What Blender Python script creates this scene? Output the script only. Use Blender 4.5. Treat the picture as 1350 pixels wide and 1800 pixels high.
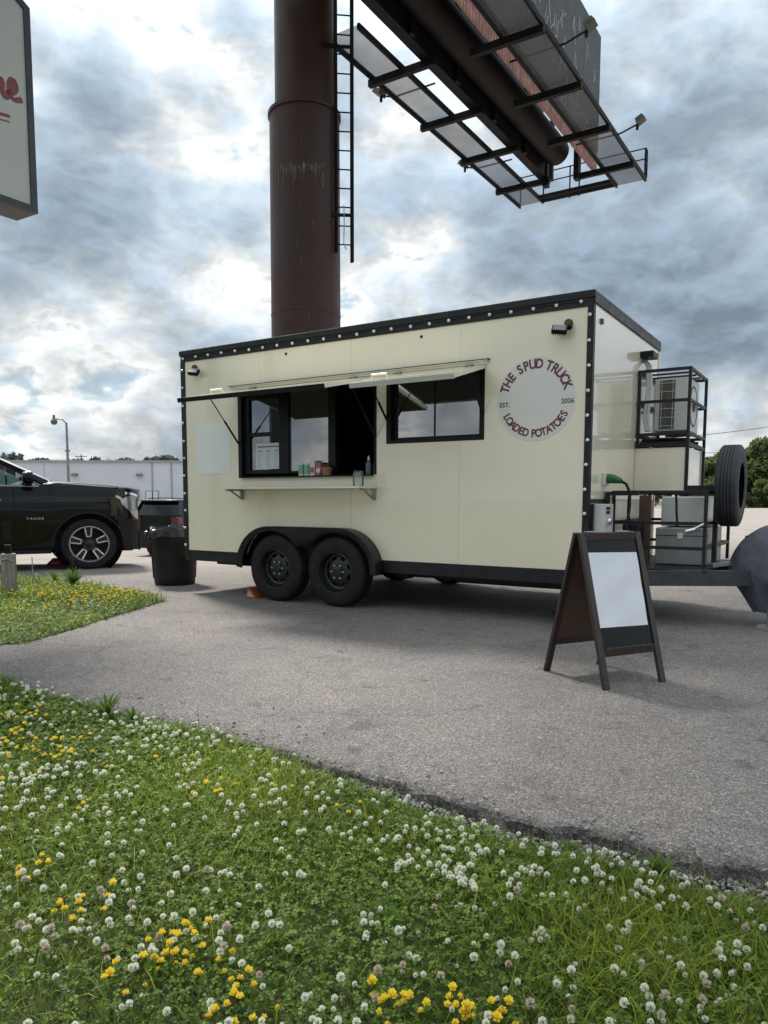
import bpy, bmesh, math, random
import numpy as np
from mathutils import Vector, Matrix
random.seed(7); RNG = np.random.default_rng(11)
PI = math.pi
for o in list(bpy.data.objects): bpy.data.objects.remove(o)
SC = bpy.context.scene
COL = SC.collection

# ------------------------------------------------------------------ camera
CAM_H = 1.103
cd = bpy.data.cameras.new('camera'); cam = bpy.data.objects.new('camera', cd); COL.objects.link(cam)
cd.sensor_fit = 'HORIZONTAL'; cd.sensor_width = 36.0; cd.lens = 1305.4 / 1350 * 36
cd.shift_y = (1004.07 - 900) / 1350
cd.clip_start = 0.05; cd.clip_end = 3000
cam.matrix_world = Matrix.Translation((0, 0, CAM_H)) @ Matrix.Rotation(PI / 2 - 0.0960, 4, 'X') @ Matrix.Rotation(0.0022, 4, 'Z')
SC.camera = cam

# ------------------------------------------------------------------ sun, sky, exposure
SUN_EL, SUN_AZ = math.radians(50), math.radians(-30)      # azimuth from +Y, negative = to the left
sun_dir = Vector((math.sin(SUN_AZ) * math.cos(SUN_EL), math.cos(SUN_AZ) * math.cos(SUN_EL), math.sin(SUN_EL)))
sd = bpy.data.lights.new('sun', 'SUN'); sd.energy = 2.8; sd.angle = math.radians(11); sd.color = (1.0, 0.95, 0.88)
so = bpy.data.objects.new('sun', sd); COL.objects.link(so)
so.rotation_euler = sun_dir.to_track_quat('Z', 'Y').to_euler()
SC.view_settings.view_transform = 'Standard'; SC.view_settings.look = 'None'
SC.view_settings.exposure = 0.92; SC.view_settings.gamma = 1.0

W = bpy.data.worlds.new('World'); SC.world = W; W.use_nodes = True
def build_sky():
    nt = W.node_tree; nt.nodes.clear(); N = nt.nodes.new; Lk = nt.links.new
    def math_(op, a, b=None, clamp=False):
        n = N('ShaderNodeMath'); n.operation = op; n.use_clamp = clamp
        for i, v in enumerate((a, b)):
            if v is None: continue
            if isinstance(v, (int, float)): n.inputs[i].default_value = v
            else: Lk(v, n.inputs[i])
        return n.outputs[0]
    tc = N('ShaderNodeTexCoord'); vec = tc.outputs['Generated']
    sep = N('ShaderNodeSeparateXYZ'); Lk(vec, sep.inputs[0])
    zc = math_('ADD', math_('MAXIMUM', sep.outputs[2], 0.0), 0.24)
    cmb = N('ShaderNodeCombineXYZ')
    Lk(math_('DIVIDE', sep.outputs[0], zc), cmb.inputs[0]); Lk(math_('DIVIDE', sep.outputs[1], zc), cmb.inputs[1])
    Lk(math_('MULTIPLY', sep.outputs[2], 1.6), cmb.inputs[2])
    def noise(scale, detail, rough, off, dist=0.0, src=None):
        mp = N('ShaderNodeMapping'); Lk(src if src is not None else cmb.outputs[0], mp.inputs[0]); mp.inputs[1].default_value = off
        n = N('ShaderNodeTexNoise'); Lk(mp.outputs[0], n.inputs['Vector'])
        n.inputs['Scale'].default_value = scale; n.inputs['Detail'].default_value = detail
        n.inputs['Roughness'].default_value = rough; n.inputs['Distortion'].default_value = dist
        return n.outputs[0]
    big = noise(0.95, 4, 0.5, (3.1, 1.7, 0.0), 0.25)
    sq = N('ShaderNodeMapping'); Lk(vec, sq.inputs[0]); sq.inputs[3].default_value = (1.0, 1.0, 1.75)
    mid = noise(4.6, 11, 0.57, (7.3, 2.2, 4.0), 0.0, sq.outputs[0])
    wob = N('ShaderNodeTexNoise'); Lk(sq.outputs[0], wob.inputs['Vector']); wob.inputs['Scale'].default_value = 9.0; wob.inputs['Detail'].default_value = 5
    wv = N('ShaderNodeVectorMath'); wv.operation = 'MULTIPLY_ADD'; Lk(wob.outputs['Color'], wv.inputs[0]); wv.inputs[1].default_value = (0.09, 0.09, 0.09); Lk(sq.outputs[0], wv.inputs[2])
    def billow(off):
        mp = N('ShaderNodeMapping'); Lk(wv.outputs[0], mp.inputs[0]); mp.inputs[1].default_value = off
        n = N('ShaderNodeTexVoronoi'); n.feature = 'F1'; Lk(mp.outputs[0], n.inputs['Vector']); n.inputs['Scale'].default_value = 8.0
        n.inputs['Detail'].default_value = 3.0; n.inputs['Roughness'].default_value = 0.55; n.inputs['Lacunarity'].default_value = 2.2
        return math_('SUBTRACT', 1.66, n.outputs['Distance'])
    fine = billow((1.3, 9.2, 2.0))
    sl = (sun_dir.x*0.020, sun_dir.y*0.020, sun_dir.z*0.060)
    mid_s = noise(4.6, 11, 0.57, (7.3+sl[0]*1.0, 2.2+sl[1], 4.0+sl[2]), 0.0, sq.outputs[0])
    fine_s = billow((1.3+sl[0]*0.5, 9.2+sl[1]*0.5, 2.0+sl[2]*0.5))
    relief = math_('ADD', math_('SUBTRACT', mid, mid_s), math_('MULTIPLY', math_('SUBTRACT', fine, fine_s), 0.35))
    v = math_('ADD', math_('ADD', math_('MULTIPLY', big, 0.425), math_('MULTIPLY', mid, 0.58)), math_('MULTIPLY', fine, 0.155))
    # cloud masses: thicker banks and thinner breaks in the cover
    def lobe(d, cosw, amount):
        d = Vector(d).normalized()
        n = N('ShaderNodeVectorMath'); n.operation = 'DOT_PRODUCT'; Lk(vec, n.inputs[0]); n.inputs[1].default_value = d
        m = N('ShaderNodeMapRange'); m.interpolation_type = 'SMOOTHERSTEP'
        Lk(n.outputs['Value'], m.inputs[0]); m.inputs[1].default_value = cosw; m.inputs[2].default_value = 1.0
        m.inputs[3].default_value = 0.0; m.inputs[4].default_value = amount
        return m.outputs[0]
    for d, w, a in LOBES: v = math_('ADD', v, lobe(d, w, a))
    rp = N('ShaderNodeValToRGB'); Lk(v, rp.inputs[0]); cr = rp.color_ramp
    stops = [(0.42, (0.34, 0.52, 0.68)), (0.475, (0.52, 0.64, 0.73)), (0.52, (0.86, 0.875, 0.86)), (0.56, (0.63, 0.67, 0.69)),
             (0.62, (0.43, 0.50, 0.565)), (0.70, (0.29, 0.36, 0.435)), (0.80, (0.21, 0.27, 0.335))]
    while len(cr.elements) < len(stops): cr.elements.new(0.5)
    for e, (p, c) in zip(cr.elements, stops): e.position = p; e.color = (*c, 1)
    sky = N('ShaderNodeTexSky'); sky.sky_type = 'NISHITA'; sky.sun_disc = False
    sky.sun_elevation = SUN_EL; sky.sun_rotation = SUN_AZ; sky.air_density = 1.2; sky.dust_density = 1.5
    sm = N('ShaderNodeVectorMath'); sm.operation = 'SCALE'; Lk(sky.outputs[0], sm.inputs[0]); sm.inputs['Scale'].default_value = 0.085
    cov = N('ShaderNodeMapRange'); Lk(v, cov.inputs[0]); cov.inputs[1].default_value = 0.40; cov.inputs[2].default_value = 0.50
    mx = N('ShaderNodeMix'); mx.data_type = 'RGBA'
    Lk(math_('ADD', math_('MULTIPLY', cov.outputs[0], 0.45), 0.55), mx.inputs[0]); Lk(sm.outputs[0], mx.inputs[6]); Lk(rp.outputs[0], mx.inputs[7])
    # CIE-like rise of luminance with elevation, added to light the trailer side, and light and shade on the cloud relief
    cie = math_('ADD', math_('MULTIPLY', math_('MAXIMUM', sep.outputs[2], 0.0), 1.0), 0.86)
    lit = math_('ADD', math_('MULTIPLY', math_('MULTIPLY', relief, 1.9), math_('ADD', math_('MULTIPLY', cov.outputs[0], 0.8), 0.2)), 1.0)
    lit = math_('MAXIMUM', math_('MINIMUM', lit, 1.35), 0.78)
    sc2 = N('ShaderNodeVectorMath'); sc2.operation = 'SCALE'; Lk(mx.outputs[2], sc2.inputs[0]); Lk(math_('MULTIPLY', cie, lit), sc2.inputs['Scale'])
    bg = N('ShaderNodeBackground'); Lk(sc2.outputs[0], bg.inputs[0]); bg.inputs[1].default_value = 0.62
    out = N('ShaderNodeOutputWorld'); Lk(bg.outputs[0], out.inputs[0])
LOBES = [((0.44, 1.036, 0.328), 0.975, 0.12), ((0.42, 1.05, 0.60), 0.97, 0.03), ((-0.266, 1.065, 0.631), 0.985, -0.03), ((-0.43, 1.03, 0.42), 0.985, 0.06),
         ((0.05, 1.035, 0.33), 0.9965, -0.08), ((-0.21, 1.03, 0.30), 0.992, -0.05), ((0.50, 1.02, 0.13), 0.996, -0.08), ((-0.42, 1.02, 0.15), 0.988, -0.05), ((0.0, 1.03, 0.50), 0.994, 0.04)]
build_sky()
W.cycles.sampling_method = 'MANUAL'; W.cycles.sample_map_resolution = 512

# ------------------------------------------------------------------ helpers
class MB:
    def __init__(s): s.v = []; s.f = []; s.m = []; s.cur = 0
    def add(s, vs, fs):
        b = len(s.v); s.v += [tuple(p) for p in vs]; s.f += [tuple(b + i for i in f) for f in fs]; s.m += [s.cur] * len(fs); return s
    def box(s, a, b):
        x0, y0, z0 = a; x1, y1, z1 = b
        return s.add([(x0,y0,z0),(x1,y0,z0),(x1,y1,z0),(x0,y1,z0),(x0,y0,z1),(x1,y0,z1),(x1,y1,z1),(x0,y1,z1)],
                     [(0,3,2,1),(4,5,6,7),(0,1,5,4),(1,2,6,5),(2,3,7,6),(3,0,4,7)])
    def bar(s, p, q, w, h, up=(0, 0, 1)):
        p, q = Vector(p), Vector(q); d = (q - p).normalized(); up = Vector(up)
        if abs(d.dot(up)) > 0.98: up = Vector((1, 0, 0))
        sx = d.cross(up).normalized() * w / 2; sy = sx.cross(d).normalized() * h / 2
        vs = [c + a * sx + b * sy for c in (p, q) for a, b in ((-1,-1),(1,-1),(1,1),(-1,1))]
        return s.add(vs, [(0,3,2,1),(4,5,6,7),(0,1,5,4),(1,2,6,5),(2,3,7,6),(3,0,4,7)])
    def cyl(s, p, q, r, n=12, r2=None, caps=True):
        p, q = Vector(p), Vector(q); d = (q - p).normalized(); r2 = r if r2 is None else r2
        a = Vector((0,0,1)) if abs(d.z) < 0.95 else Vector((1,0,0)); u = d.cross(a).normalized(); w = d.cross(u)
        vs = [p + r*(math.cos(2*PI*i/n)*u + math.sin(2*PI*i/n)*w) for i in range(n)] + [q + r2*(math.cos(2*PI*i/n)*u + math.sin(2*PI*i/n)*w) for i in range(n)]
        fs = [(i, n+i, n+(i+1)%n, (i+1)%n) for i in range(n)]
        if caps: fs += [tuple(range(n)), tuple(range(2*n-1, n-1, -1))]
        return s.add(vs, fs)
    def tube(s, pts, r, n=8):
        pts = [Vector(p) for p in pts]; k = len(pts); vs = []
        prev = None
        for i, p in enumerate(pts):
            d = (pts[min(i+1, k-1)] - pts[max(i-1, 0)]).normalized()
            if prev is None:
                a = Vector((0,0,1)) if abs(d.z) < 0.9 else Vector((1,0,0)); u = d.cross(a).normalized()
            else: u = (prev - d * prev.dot(d)).normalized()
            prev = u; w = d.cross(u)
            rr = r[i] if isinstance(r, (list, tuple)) else r
            vs += [p + rr*(math.cos(2*PI*j/n)*u + math.sin(2*PI*j/n)*w) for j in range(n)]
        fs = [(i*n+j, i*n+(j+1)%n, (i+1)*n+(j+1)%n, (i+1)*n+j) for i in range(k-1) for j in range(n)]
        fs += [tuple(range(n-1, -1, -1)), tuple((k-1)*n+j for j in range(n))]
        return s.add(vs, fs)
    def lathe(s, prof, n=32, c=(0,0,0), axis='z', skip=None):
        # prof: (radius, height along axis)
        c = Vector(c); vs = []
        for r, h in prof:
            for i in range(n):
                a = 2*PI*i/n; x, y = r*math.cos(a), r*math.sin(a)
                p = {'z': (x, y, h), 'y': (x, h, y), 'x': (h, x, y)}[axis]; vs.append(c + Vector(p))
        fs = []
        for k in range(len(prof)-1):
            for i in range(n):
                if skip and skip(k, i): continue
                fs.append((k*n+i, k*n+(i+1)%n, (k+1)*n+(i+1)%n, (k+1)*n+i))
        return s.add(vs, fs)
    def prism(s, poly, y0, y1, plane='xz'):
        n = len(poly)
        def P(a, b, t): return {'xz': (a, t, b), 'yz': (t, a, b), 'xy': (a, b, t)}[plane]
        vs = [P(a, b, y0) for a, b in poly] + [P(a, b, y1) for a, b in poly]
        return s.add(vs, [tuple(range(n)), tuple(range(2*n-1, n-1, -1))] + [(i, (i+1)%n, n+(i+1)%n, n+i) for i in range(n)])
    def build(s, name, mat, parent=None, smooth=True, bevel=0.0, loc=None, rot=None, angle=0.6, kind=None):
        me = bpy.data.meshes.new(name); me.from_pydata(s.v, [], s.f)
        mats = mat if isinstance(mat, (list, tuple)) else [mat]
        for m in mats: me.materials.append(m)
        if len(mats) > 1: me.polygons.foreach_set('material_index', s.m)
        bm = bmesh.new(); bm.from_mesh(me); bmesh.ops.recalc_face_normals(bm, faces=bm.faces); bm.to_mesh(me); bm.free()
        if smooth:
            me.polygons.foreach_set('use_smooth', [True]*len(me.polygons)); me.set_sharp_from_angle(angle=angle)
        o = bpy.data.objects.new(name, me); COL.objects.link(o)
        if parent: o.parent = parent
        if loc: o.location = loc
        if rot: o.rotation_euler = rot
        if bevel:
            b = o.modifiers.new('bevel', 'BEVEL'); b.width = bevel; b.segments = 2; b.limit_method = 'ANGLE'; b.angle_limit = 0.7
        if kind: o['kind'] = kind
        return o
def tag(o, label, cat, group=None):
    o['label'] = label; o['category'] = cat
    if group: o['group'] = group
    return o
def thing(name, label, cat, loc=(0,0,0), rz=0.0, group=None):
    o = bpy.data.objects.new(name, None); COL.objects.link(o); o.location = loc; o.rotation_euler = (0,0,rz); o.empty_display_size = 0.2
    return tag(o, label, cat, group)
def copy_tree(o, parent=None):
    c = o.copy(); COL.objects.link(c); c.parent = parent
    for ch in o.children: copy_tree(ch, c)
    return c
def raw_mesh(name, V, T, mats, fm=None, tint=None, smooth=False):
    """fast triangle mesh from numpy arrays"""
    me = bpy.data.meshes.new(name); V = np.asarray(V, np.float32); T = np.asarray(T, np.int32)
    me.vertices.add(len(V)); me.vertices.foreach_set('co', V.ravel())
    me.loops.add(T.size); me.loops.foreach_set('vertex_index', T.ravel())
    me.polygons.add(len(T)); me.polygons.foreach_set('loop_start', np.arange(0, T.size, 3, dtype=np.int32))
    for m in mats: me.materials.append(m)
    if fm is not None: me.polygons.foreach_set('material_index', np.asarray(fm, np.int32))
    if tint is not None:
        a = me.attributes.new('tint', 'FLOAT', 'POINT'); a.data.foreach_set('value', np.asarray(tint, np.float32))
    if smooth: me.polygons.foreach_set('use_smooth', [True]*len(T))
    me.update(calc_edges=True); me.validate()
    return me
def text_mesh(txt, size, spacing=1.0, bold=0.0):
    cu = bpy.data.curves.new('lettering', 'FONT'); cu.body = txt; cu.size = size; cu.align_x = 'CENTER'; cu.align_y = 'CENTER'; cu.space_character = spacing; cu.offset = bold
    o = bpy.data.objects.new('lettering', cu); COL.objects.link(o); bpy.context.view_layer.update()
    me = bpy.data.meshes.new_from_object(o.evaluated_get(bpy.context.evaluated_depsgraph_get()))
    bpy.data.objects.remove(o); vs = [v.co.copy() for v in me.vertices]; fs = [tuple(p.vertices) for p in me.polygons]
    bpy.data.meshes.remove(me); return vs, fs

# ------------------------------------------------------------------ materials
M = {}
def mat(name, col, rough=0.5, metal=0.0, var=0.0, vscale=6.0, bump=0.0, bscale=60.0, coat=0.0, spec=0.5, col2=None, rvar=0.0, stretch=None, c2pos=(0.42, 0.68)):
    m = bpy.data.materials.new(name); m.use_nodes = True; nt = m.node_tree; N = nt.nodes.new; L = nt.links.new
    b = nt.nodes['Principled BSDF']; b.inputs['Base Color'].default_value = (*col, 1); b.inputs['Roughness'].default_value = rough
    b.inputs['Metallic'].default_value = metal; b.inputs['Coat Weight'].default_value = coat; b.inputs['Coat Roughness'].default_value = 0.04
    b.inputs['Specular IOR Level'].default_value = spec
    if var or col2 or bump or rvar:
        tc = N('ShaderNodeTexCoord'); src = tc.outputs['Object']
        if stretch:
            mp = N('ShaderNodeMapping'); L(src, mp.inputs[0]); mp.inputs[3].default_value = stretch; src = mp.outputs[0]
    if var or col2 or rvar:
        n = N('ShaderNodeTexNoise'); L(src, n.inputs['Vector']); n.inputs['Scale'].default_value = vscale; n.inputs['Detail'].default_value = 7; n.inputs['Roughness'].default_value = 0.62
        if var or col2:
            r = N('ShaderNodeValToRGB'); L(n.outputs[0], r.inputs[0])
            c2 = col2 if col2 else tuple(min(1, c*(1+var)) for c in col); c1 = col if col2 else tuple(c*(1-var) for c in col)
            r.color_ramp.elements[0].position = c2pos[0]; r.color_ramp.elements[0].color = (*c1, 1)
            r.color_ramp.elements[1].position = c2pos[1]; r.color_ramp.elements[1].color = (*c2, 1)
            L(r.outputs[0], b.inputs['Base Color'])
        if rvar:
            mr = N('ShaderNodeMapRange'); L(n.outputs[0], mr.inputs[0]); mr.inputs[1].default_value = 0.3; mr.inputs[2].default_value = 0.7
            mr.inputs[3].default_value = max(0.02, rough-rvar); mr.inputs[4].default_value = rough+rvar; L(mr.outputs[0], b.inputs['Roughness'])
    if bump:
        n2 = N('ShaderNodeTexNoise'); L(src, n2.inputs['Vector']); n2.inputs['Scale'].default_value = bscale; n2.inputs['Detail'].default_value = 4
        bp = N('ShaderNodeBump'); bp.inputs['Strength'].default_value = min(1.0, bump); bp.inputs['Distance'].default_value = 0.01; L(n2.outputs[0], bp.inputs['Height']); L(bp.outputs[0], b.inputs['Normal'])
    M[name] = m; return m
mat('cream', (0.89, 0.80, 0.615), 0.22, var=0.025, vscale=1.3, rvar=0.05, coat=1.0)
mat('cream_satin', (0.82, 0.77, 0.61), 0.30, var=0.03, vscale=3)
mat('white_alu', (0.62, 0.63, 0.60), 0.35, 0.3, var=0.05)
mat('black_trim', (0.018, 0.019, 0.021), 0.45, spec=0.3, var=0.25, vscale=9, rvar=0.1)
mat('black_frame', (0.008, 0.008, 0.010), 0.45, spec=0.25, var=0.3, vscale=12)
mat('powder_black', (0.020, 0.020, 0.022), 0.5, spec=0.3, var=0.2, vscale=14, rvar=0.1)
mat('tongue_paint', (0.05, 0.052, 0.058), 0.4, var=0.25, vscale=5, rvar=0.12)
mat('bulb', (0.80, 0.80, 0.78), 0.15)
mat('rubber', (0.013, 0.013, 0.014), 0.75, spec=0.3, var=0.35, vscale=8, bump=0.12, bscale=40)
mat('rubber_dusty', (0.035, 0.036, 0.042), 0.7, var=0.3, vscale=7, bump=0.15, bscale=60)
mat('rim_black', (0.018, 0.019, 0.021), 0.35, 0.2, var=0.3, vscale=20)
mat('chrome', (0.75, 0.76, 0.78), 0.16, 1.0)
mat('steel', (0.5, 0.5, 0.5), 0.33, 0.9, var=0.2, vscale=10)
mat('zinc', (0.42, 0.42, 0.41), 0.45, 0.7, var=0.3, vscale=14)
mat('grey_steel', (0.30, 0.31, 0.30), 0.4, 0.35, var=0.15, vscale=4, rvar=0.1)
mat('interior_dark', (0.035, 0.035, 0.037), 0.5, var=0.3)
mat('interior_steel', (0.16, 0.16, 0.165), 0.35, 0.6, var=0.3, vscale=3)
mat('plastic_white', (0.66, 0.66, 0.62), 0.4, var=0.05)
mat('ac_white', (0.62, 0.61, 0.57), 0.45, var=0.06, vscale=4)
mat('ac_grille', (0.10, 0.095, 0.08), 0.6, var=0.3, vscale=30)
mat('tarp', (0.115, 0.12, 0.145), 0.7, var=0.22, vscale=9, bump=0.8, bscale=9)
mat('wood_dark', (0.032, 0.019, 0.014), 0.42, var=0.45, vscale=9, stretch=(12, 12, 1.0), bump=0.08, bscale=30)
mat('board_back', (0.10, 0.055, 0.034), 0.6, var=0.12, vscale=8)
mat('chalkboard', (0.007, 0.009, 0.012), 0.28, spec=0.22, var=0.4, vscale=3, rvar=0.08)
mat('paper', (0.76, 0.77, 0.82), 0.55, var=0.03, vscale=5, bump=0.06, bscale=9)
mat('sticker_white', (0.86, 0.86, 0.84), 0.3, var=0.02)
mat('ink', (0.03, 0.03, 0.035), 0.6)
mat('ink_faint', (0.25, 0.25, 0.28), 0.6)
mat('maroon', (0.15, 0.032, 0.045), 0.35)
mat('disc_grey', (0.74, 0.71, 0.655), 0.28, var=0.02)
mat('ink_grey', (0.12, 0.12, 0.12), 0.4)
mat('gold_dark', (0.11, 0.06, 0.025), 0.5, 0.2)
mat('steel_brown', (0.046, 0.022, 0.019), 0.5, spec=0.3, col2=(0.066, 0.028, 0.022), vscale=1.1, rvar=0.1, bump=0.03, bscale=5)
mat('steel_dark', (0.009, 0.006, 0.006), 0.6, spec=0.2, var=0.3, vscale=2)
mat('steel_black', (0.010, 0.009, 0.009), 0.65, spec=0.2, var=0.35, vscale=5)
mat('corrugated_red', (0.46, 0.21, 0.16), 0.6, var=0.3, vscale=5)
mat('panel_grey', (0.085, 0.087, 0.096), 0.6, spec=0.25, var=0.12, vscale=2)
mat('chalk_mark', (0.45, 0.44, 0.42), 0.8)
mat('scuff', (0.15, 0.125, 0.115), 0.8, var=0.4, vscale=6)
mat('lamp_grey', (0.12, 0.12, 0.11), 0.5, 0.3, var=0.2, vscale=20)
mat('sign_face', (0.46, 0.47, 0.44), 0.45, var=0.05, vscale=1.5)
mat('sign_frame', (0.025, 0.030, 0.042), 0.4, var=0.2)
mat('script_red', (0.22, 0.020, 0.028), 0.4)
mat('script_shadow', (0.10, 0.09, 0.085), 0.5)
mat('car_black', (0.003, 0.003, 0.004), 0.3, spec=0.1, var=0.3, vscale=3, coat=0.55)
mat('car_plastic', (0.010, 0.010, 0.011), 0.6, spec=0.25, var=0.2)
mat('headlight', (0.30, 0.31, 0.32), 0.08, 0.5, coat=1.0)
mat('taillight', (0.10, 0.006, 0.008), 0.12, coat=1.0)
mat('seat', (0.09, 0.085, 0.08), 0.7)
mat('orange', (0.33, 0.07, 0.03), 0.5, var=0.15, vscale=14)
mat('red_plastic', (0.45, 0.03, 0.03), 0.5, var=0.15)
mat('chock_face', (0.46, 0.36, 0.31), 0.6, var=0.15)
mat('bin_black', (0.010, 0.010, 0.011), 0.55, spec=0.3, var=0.3, vscale=5, rvar=0.12)
mat('bag_black', (0.010, 0.010, 0.011), 0.12, bump=0.6, bscale=28)
mat('green_plug', (0.012, 0.11, 0.03), 0.4)
mat('wood_grey', (0.30, 0.275, 0.235), 0.85, var=0.35, vscale=8, stretch=(9, 9, 0.8), bump=0.35, bscale=30)
mat('wall_white', (0.64, 0.66, 0.70), 0.6, var=0.05, vscale=0.25)
mat('roof_edge', (0.33, 0.34, 0.36), 0.5)
mat('pole_grey', (0.22, 0.225, 0.22), 0.5, 0.2, var=0.15)
mat('pole_wood', (0.10, 0.075, 0.055), 0.85, var=0.3, vscale=3)
mat('tin_green', (0.20, 0.48, 0.30), 0.3); mat('tin_white', (0.75, 0.75, 0.72), 0.35); mat('pack_pink', (0.50, 0.10, 0.20), 0.4)
mat('basket', (0.36, 0.20, 0.10), 0.7, var=0.3, vscale=40); mat('bottle_blue', (0.09, 0.11, 0.14), 0.2); mat('pamphlet_blue', (0.10, 0.30, 0.42), 0.5)
mat('bark', (0.07, 0.055, 0.04), 0.9, var=0.4, vscale=6)
mat('soil', (0.055, 0.062, 0.026), 0.95, col2=(0.055, 0.085, 0.024), vscale=5, bump=0.6, bscale=40)
mat('turf_far', (0.06, 0.09, 0.025), 0.95, var=0.35, vscale=0.6)
mat('gravel', (0.30, 0.29, 0.27), 0.9, var=0.5, vscale=45)

def leaf_mat(name, c_lo, c_hi, rough=0.5, trans=0.35):
    m = bpy.data.materials.new(name); m.use_nodes = True; nt = m.node_tree; N = nt.nodes.new; L = nt.links.new
    b = nt.nodes['Principled BSDF']; b.inputs['Roughness'].default_value = rough; b.inputs['Specular IOR Level'].default_value = 0.3
    a = N('ShaderNodeAttribute'); a.attribute_name = 'tint'
    r = N('ShaderNodeValToRGB'); L(a.outputs['Fac'], r.inputs[0])
    r.color_ramp.elements[0].color = (*c_lo, 1); r.color_ramp.elements[1].color = (*c_hi, 1)
    L(r.outputs[0], b.inputs['Base Color'])
    t = N('ShaderNodeBsdfTranslucent'); L(r.outputs[0], t.inputs[0])
    mx = N('ShaderNodeMixShader'); mx.inputs[0].default_value = trans; L(b.outputs[0], mx.inputs[1]); L(t.outputs[0], mx.inputs[2])
    L(mx.outputs[0], nt.nodes['Material Output'].inputs[0]); M[name] = m; return m
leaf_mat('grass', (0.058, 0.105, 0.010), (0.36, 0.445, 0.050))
leaf_mat('clover', (0.036, 0.085, 0.008), (0.185, 0.280, 0.030))
leaf_mat('dry_grass', (0.13, 0.12, 0.05), (0.22, 0.20, 0.09))
leaf_mat('weed', (0.045, 0.10, 0.012), (0.15, 0.25, 0.035))
leaf_mat('floret', (0.42, 0.42, 0.24), (0.93, 0.94, 0.84), 0.6, 0.3)
leaf_mat('floret_old', (0.22, 0.15, 0.10), (0.72, 0.62, 0.52), 0.6, 0.25)
leaf_mat('petal_yellow', (0.74, 0.50, 0.02), (0.94, 0.78, 0.10), 0.5, 0.3)
leaf_mat('tree_leaf', (0.070, 0.100, 0.042), (0.20, 0.245, 0.09), 0.7, 0.5)
leaf_mat('tree_leaf_far', (0.075, 0.095, 0.085), (0.11, 0.135, 0.11), 0.8, 0.45)  # distance haze mixed into the leaf colour of the far row

def glass_mat(name, tint, refl, rough=0.015, gcol=(1, 1, 1)):
    m = bpy.data.materials.new(name); m.use_nodes = True; nt = m.node_tree; N = nt.nodes.new; L = nt.links.new; nt.nodes.clear()
    t = N('ShaderNodeBsdfTransparent'); t.inputs[0].default_value = (*tint, 1)
    g = N('ShaderNodeBsdfGlossy'); g.inputs['Roughness'].default_value = rough; g.inputs[0].default_value = (*gcol, 1)
    fr = N('ShaderNodeFresnel'); fr.inputs[0].default_value = 1.5
    ad = N('ShaderNodeMath'); ad.operation = 'ADD'; ad.use_clamp = True; L(fr.outputs[0], ad.inputs[0]); ad.inputs[1].default_value = refl
    mx = N('ShaderNodeMixShader'); L(ad.outputs[0], mx.inputs[0]); L(t.outputs[0], mx.inputs[1]); L(g.outputs[0], mx.inputs[2])
    o = N('ShaderNodeOutputMaterial'); L(mx.outputs[0], o.inputs[0]); M[name] = m
glass_mat('window_glass', (0.35, 0.36, 0.37), 0.22)
glass_mat('clear_plastic', (0.86, 0.87, 0.86), 0.06, 0.08)
glass_mat('car_glass', (0.45, 0.58, 0.56), 0.16)
glass_mat('car_glass_dark', (0.05, 0.05, 0.055), 0.0, 0.03, (0.55, 0.58, 0.6))

def grating_mat():
    m = bpy.data.materials.new('grating'); m.use_nodes = True; nt = m.node_tree; N = nt.nodes.new; L = nt.links.new
    b = nt.nodes['Principled BSDF']; b.inputs['Base Color'].default_value = (0.16, 0.16, 0.17, 1); b.inputs['Roughness'].default_value = 0.7
    tc = N('ShaderNodeTexCoord'); facs = []
    for rz in (0.6, -0.6):
        mp = N('ShaderNodeMapping'); L(tc.outputs['Object'], mp.inputs[0]); mp.inputs[2].default_value = (0, 0, rz)
        w = N('ShaderNodeTexWave'); w.inputs['Scale'].default_value = 22.0; w.bands_direction = 'X'; L(mp.outputs[0], w.inputs[0]); facs.append(w.outputs['Fac'])
    mxm = N('ShaderNodeMath'); mxm.operation = 'MAXIMUM'; L(facs[0], mxm.inputs[0]); L(facs[1], mxm.inputs[1])
    gt = N('ShaderNodeMapRange'); L(mxm.outputs[0], gt.inputs[0]); gt.inputs[1].default_value = 0.3; gt.inputs[2].default_value = 1.0; gt.inputs[3].default_value = 0.28; gt.inputs[4].default_value = 0.62
    t = N('ShaderNodeBsdfTransparent'); mx = N('ShaderNodeMixShader'); L(gt.outputs[0], mx.inputs[0]); L(t.outputs[0], mx.inputs[1]); L(b.outputs[0], mx.inputs[2])
    L(mx.outputs[0], nt.nodes['Material Output'].inputs[0]); M['grating'] = m
grating_mat()

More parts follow.
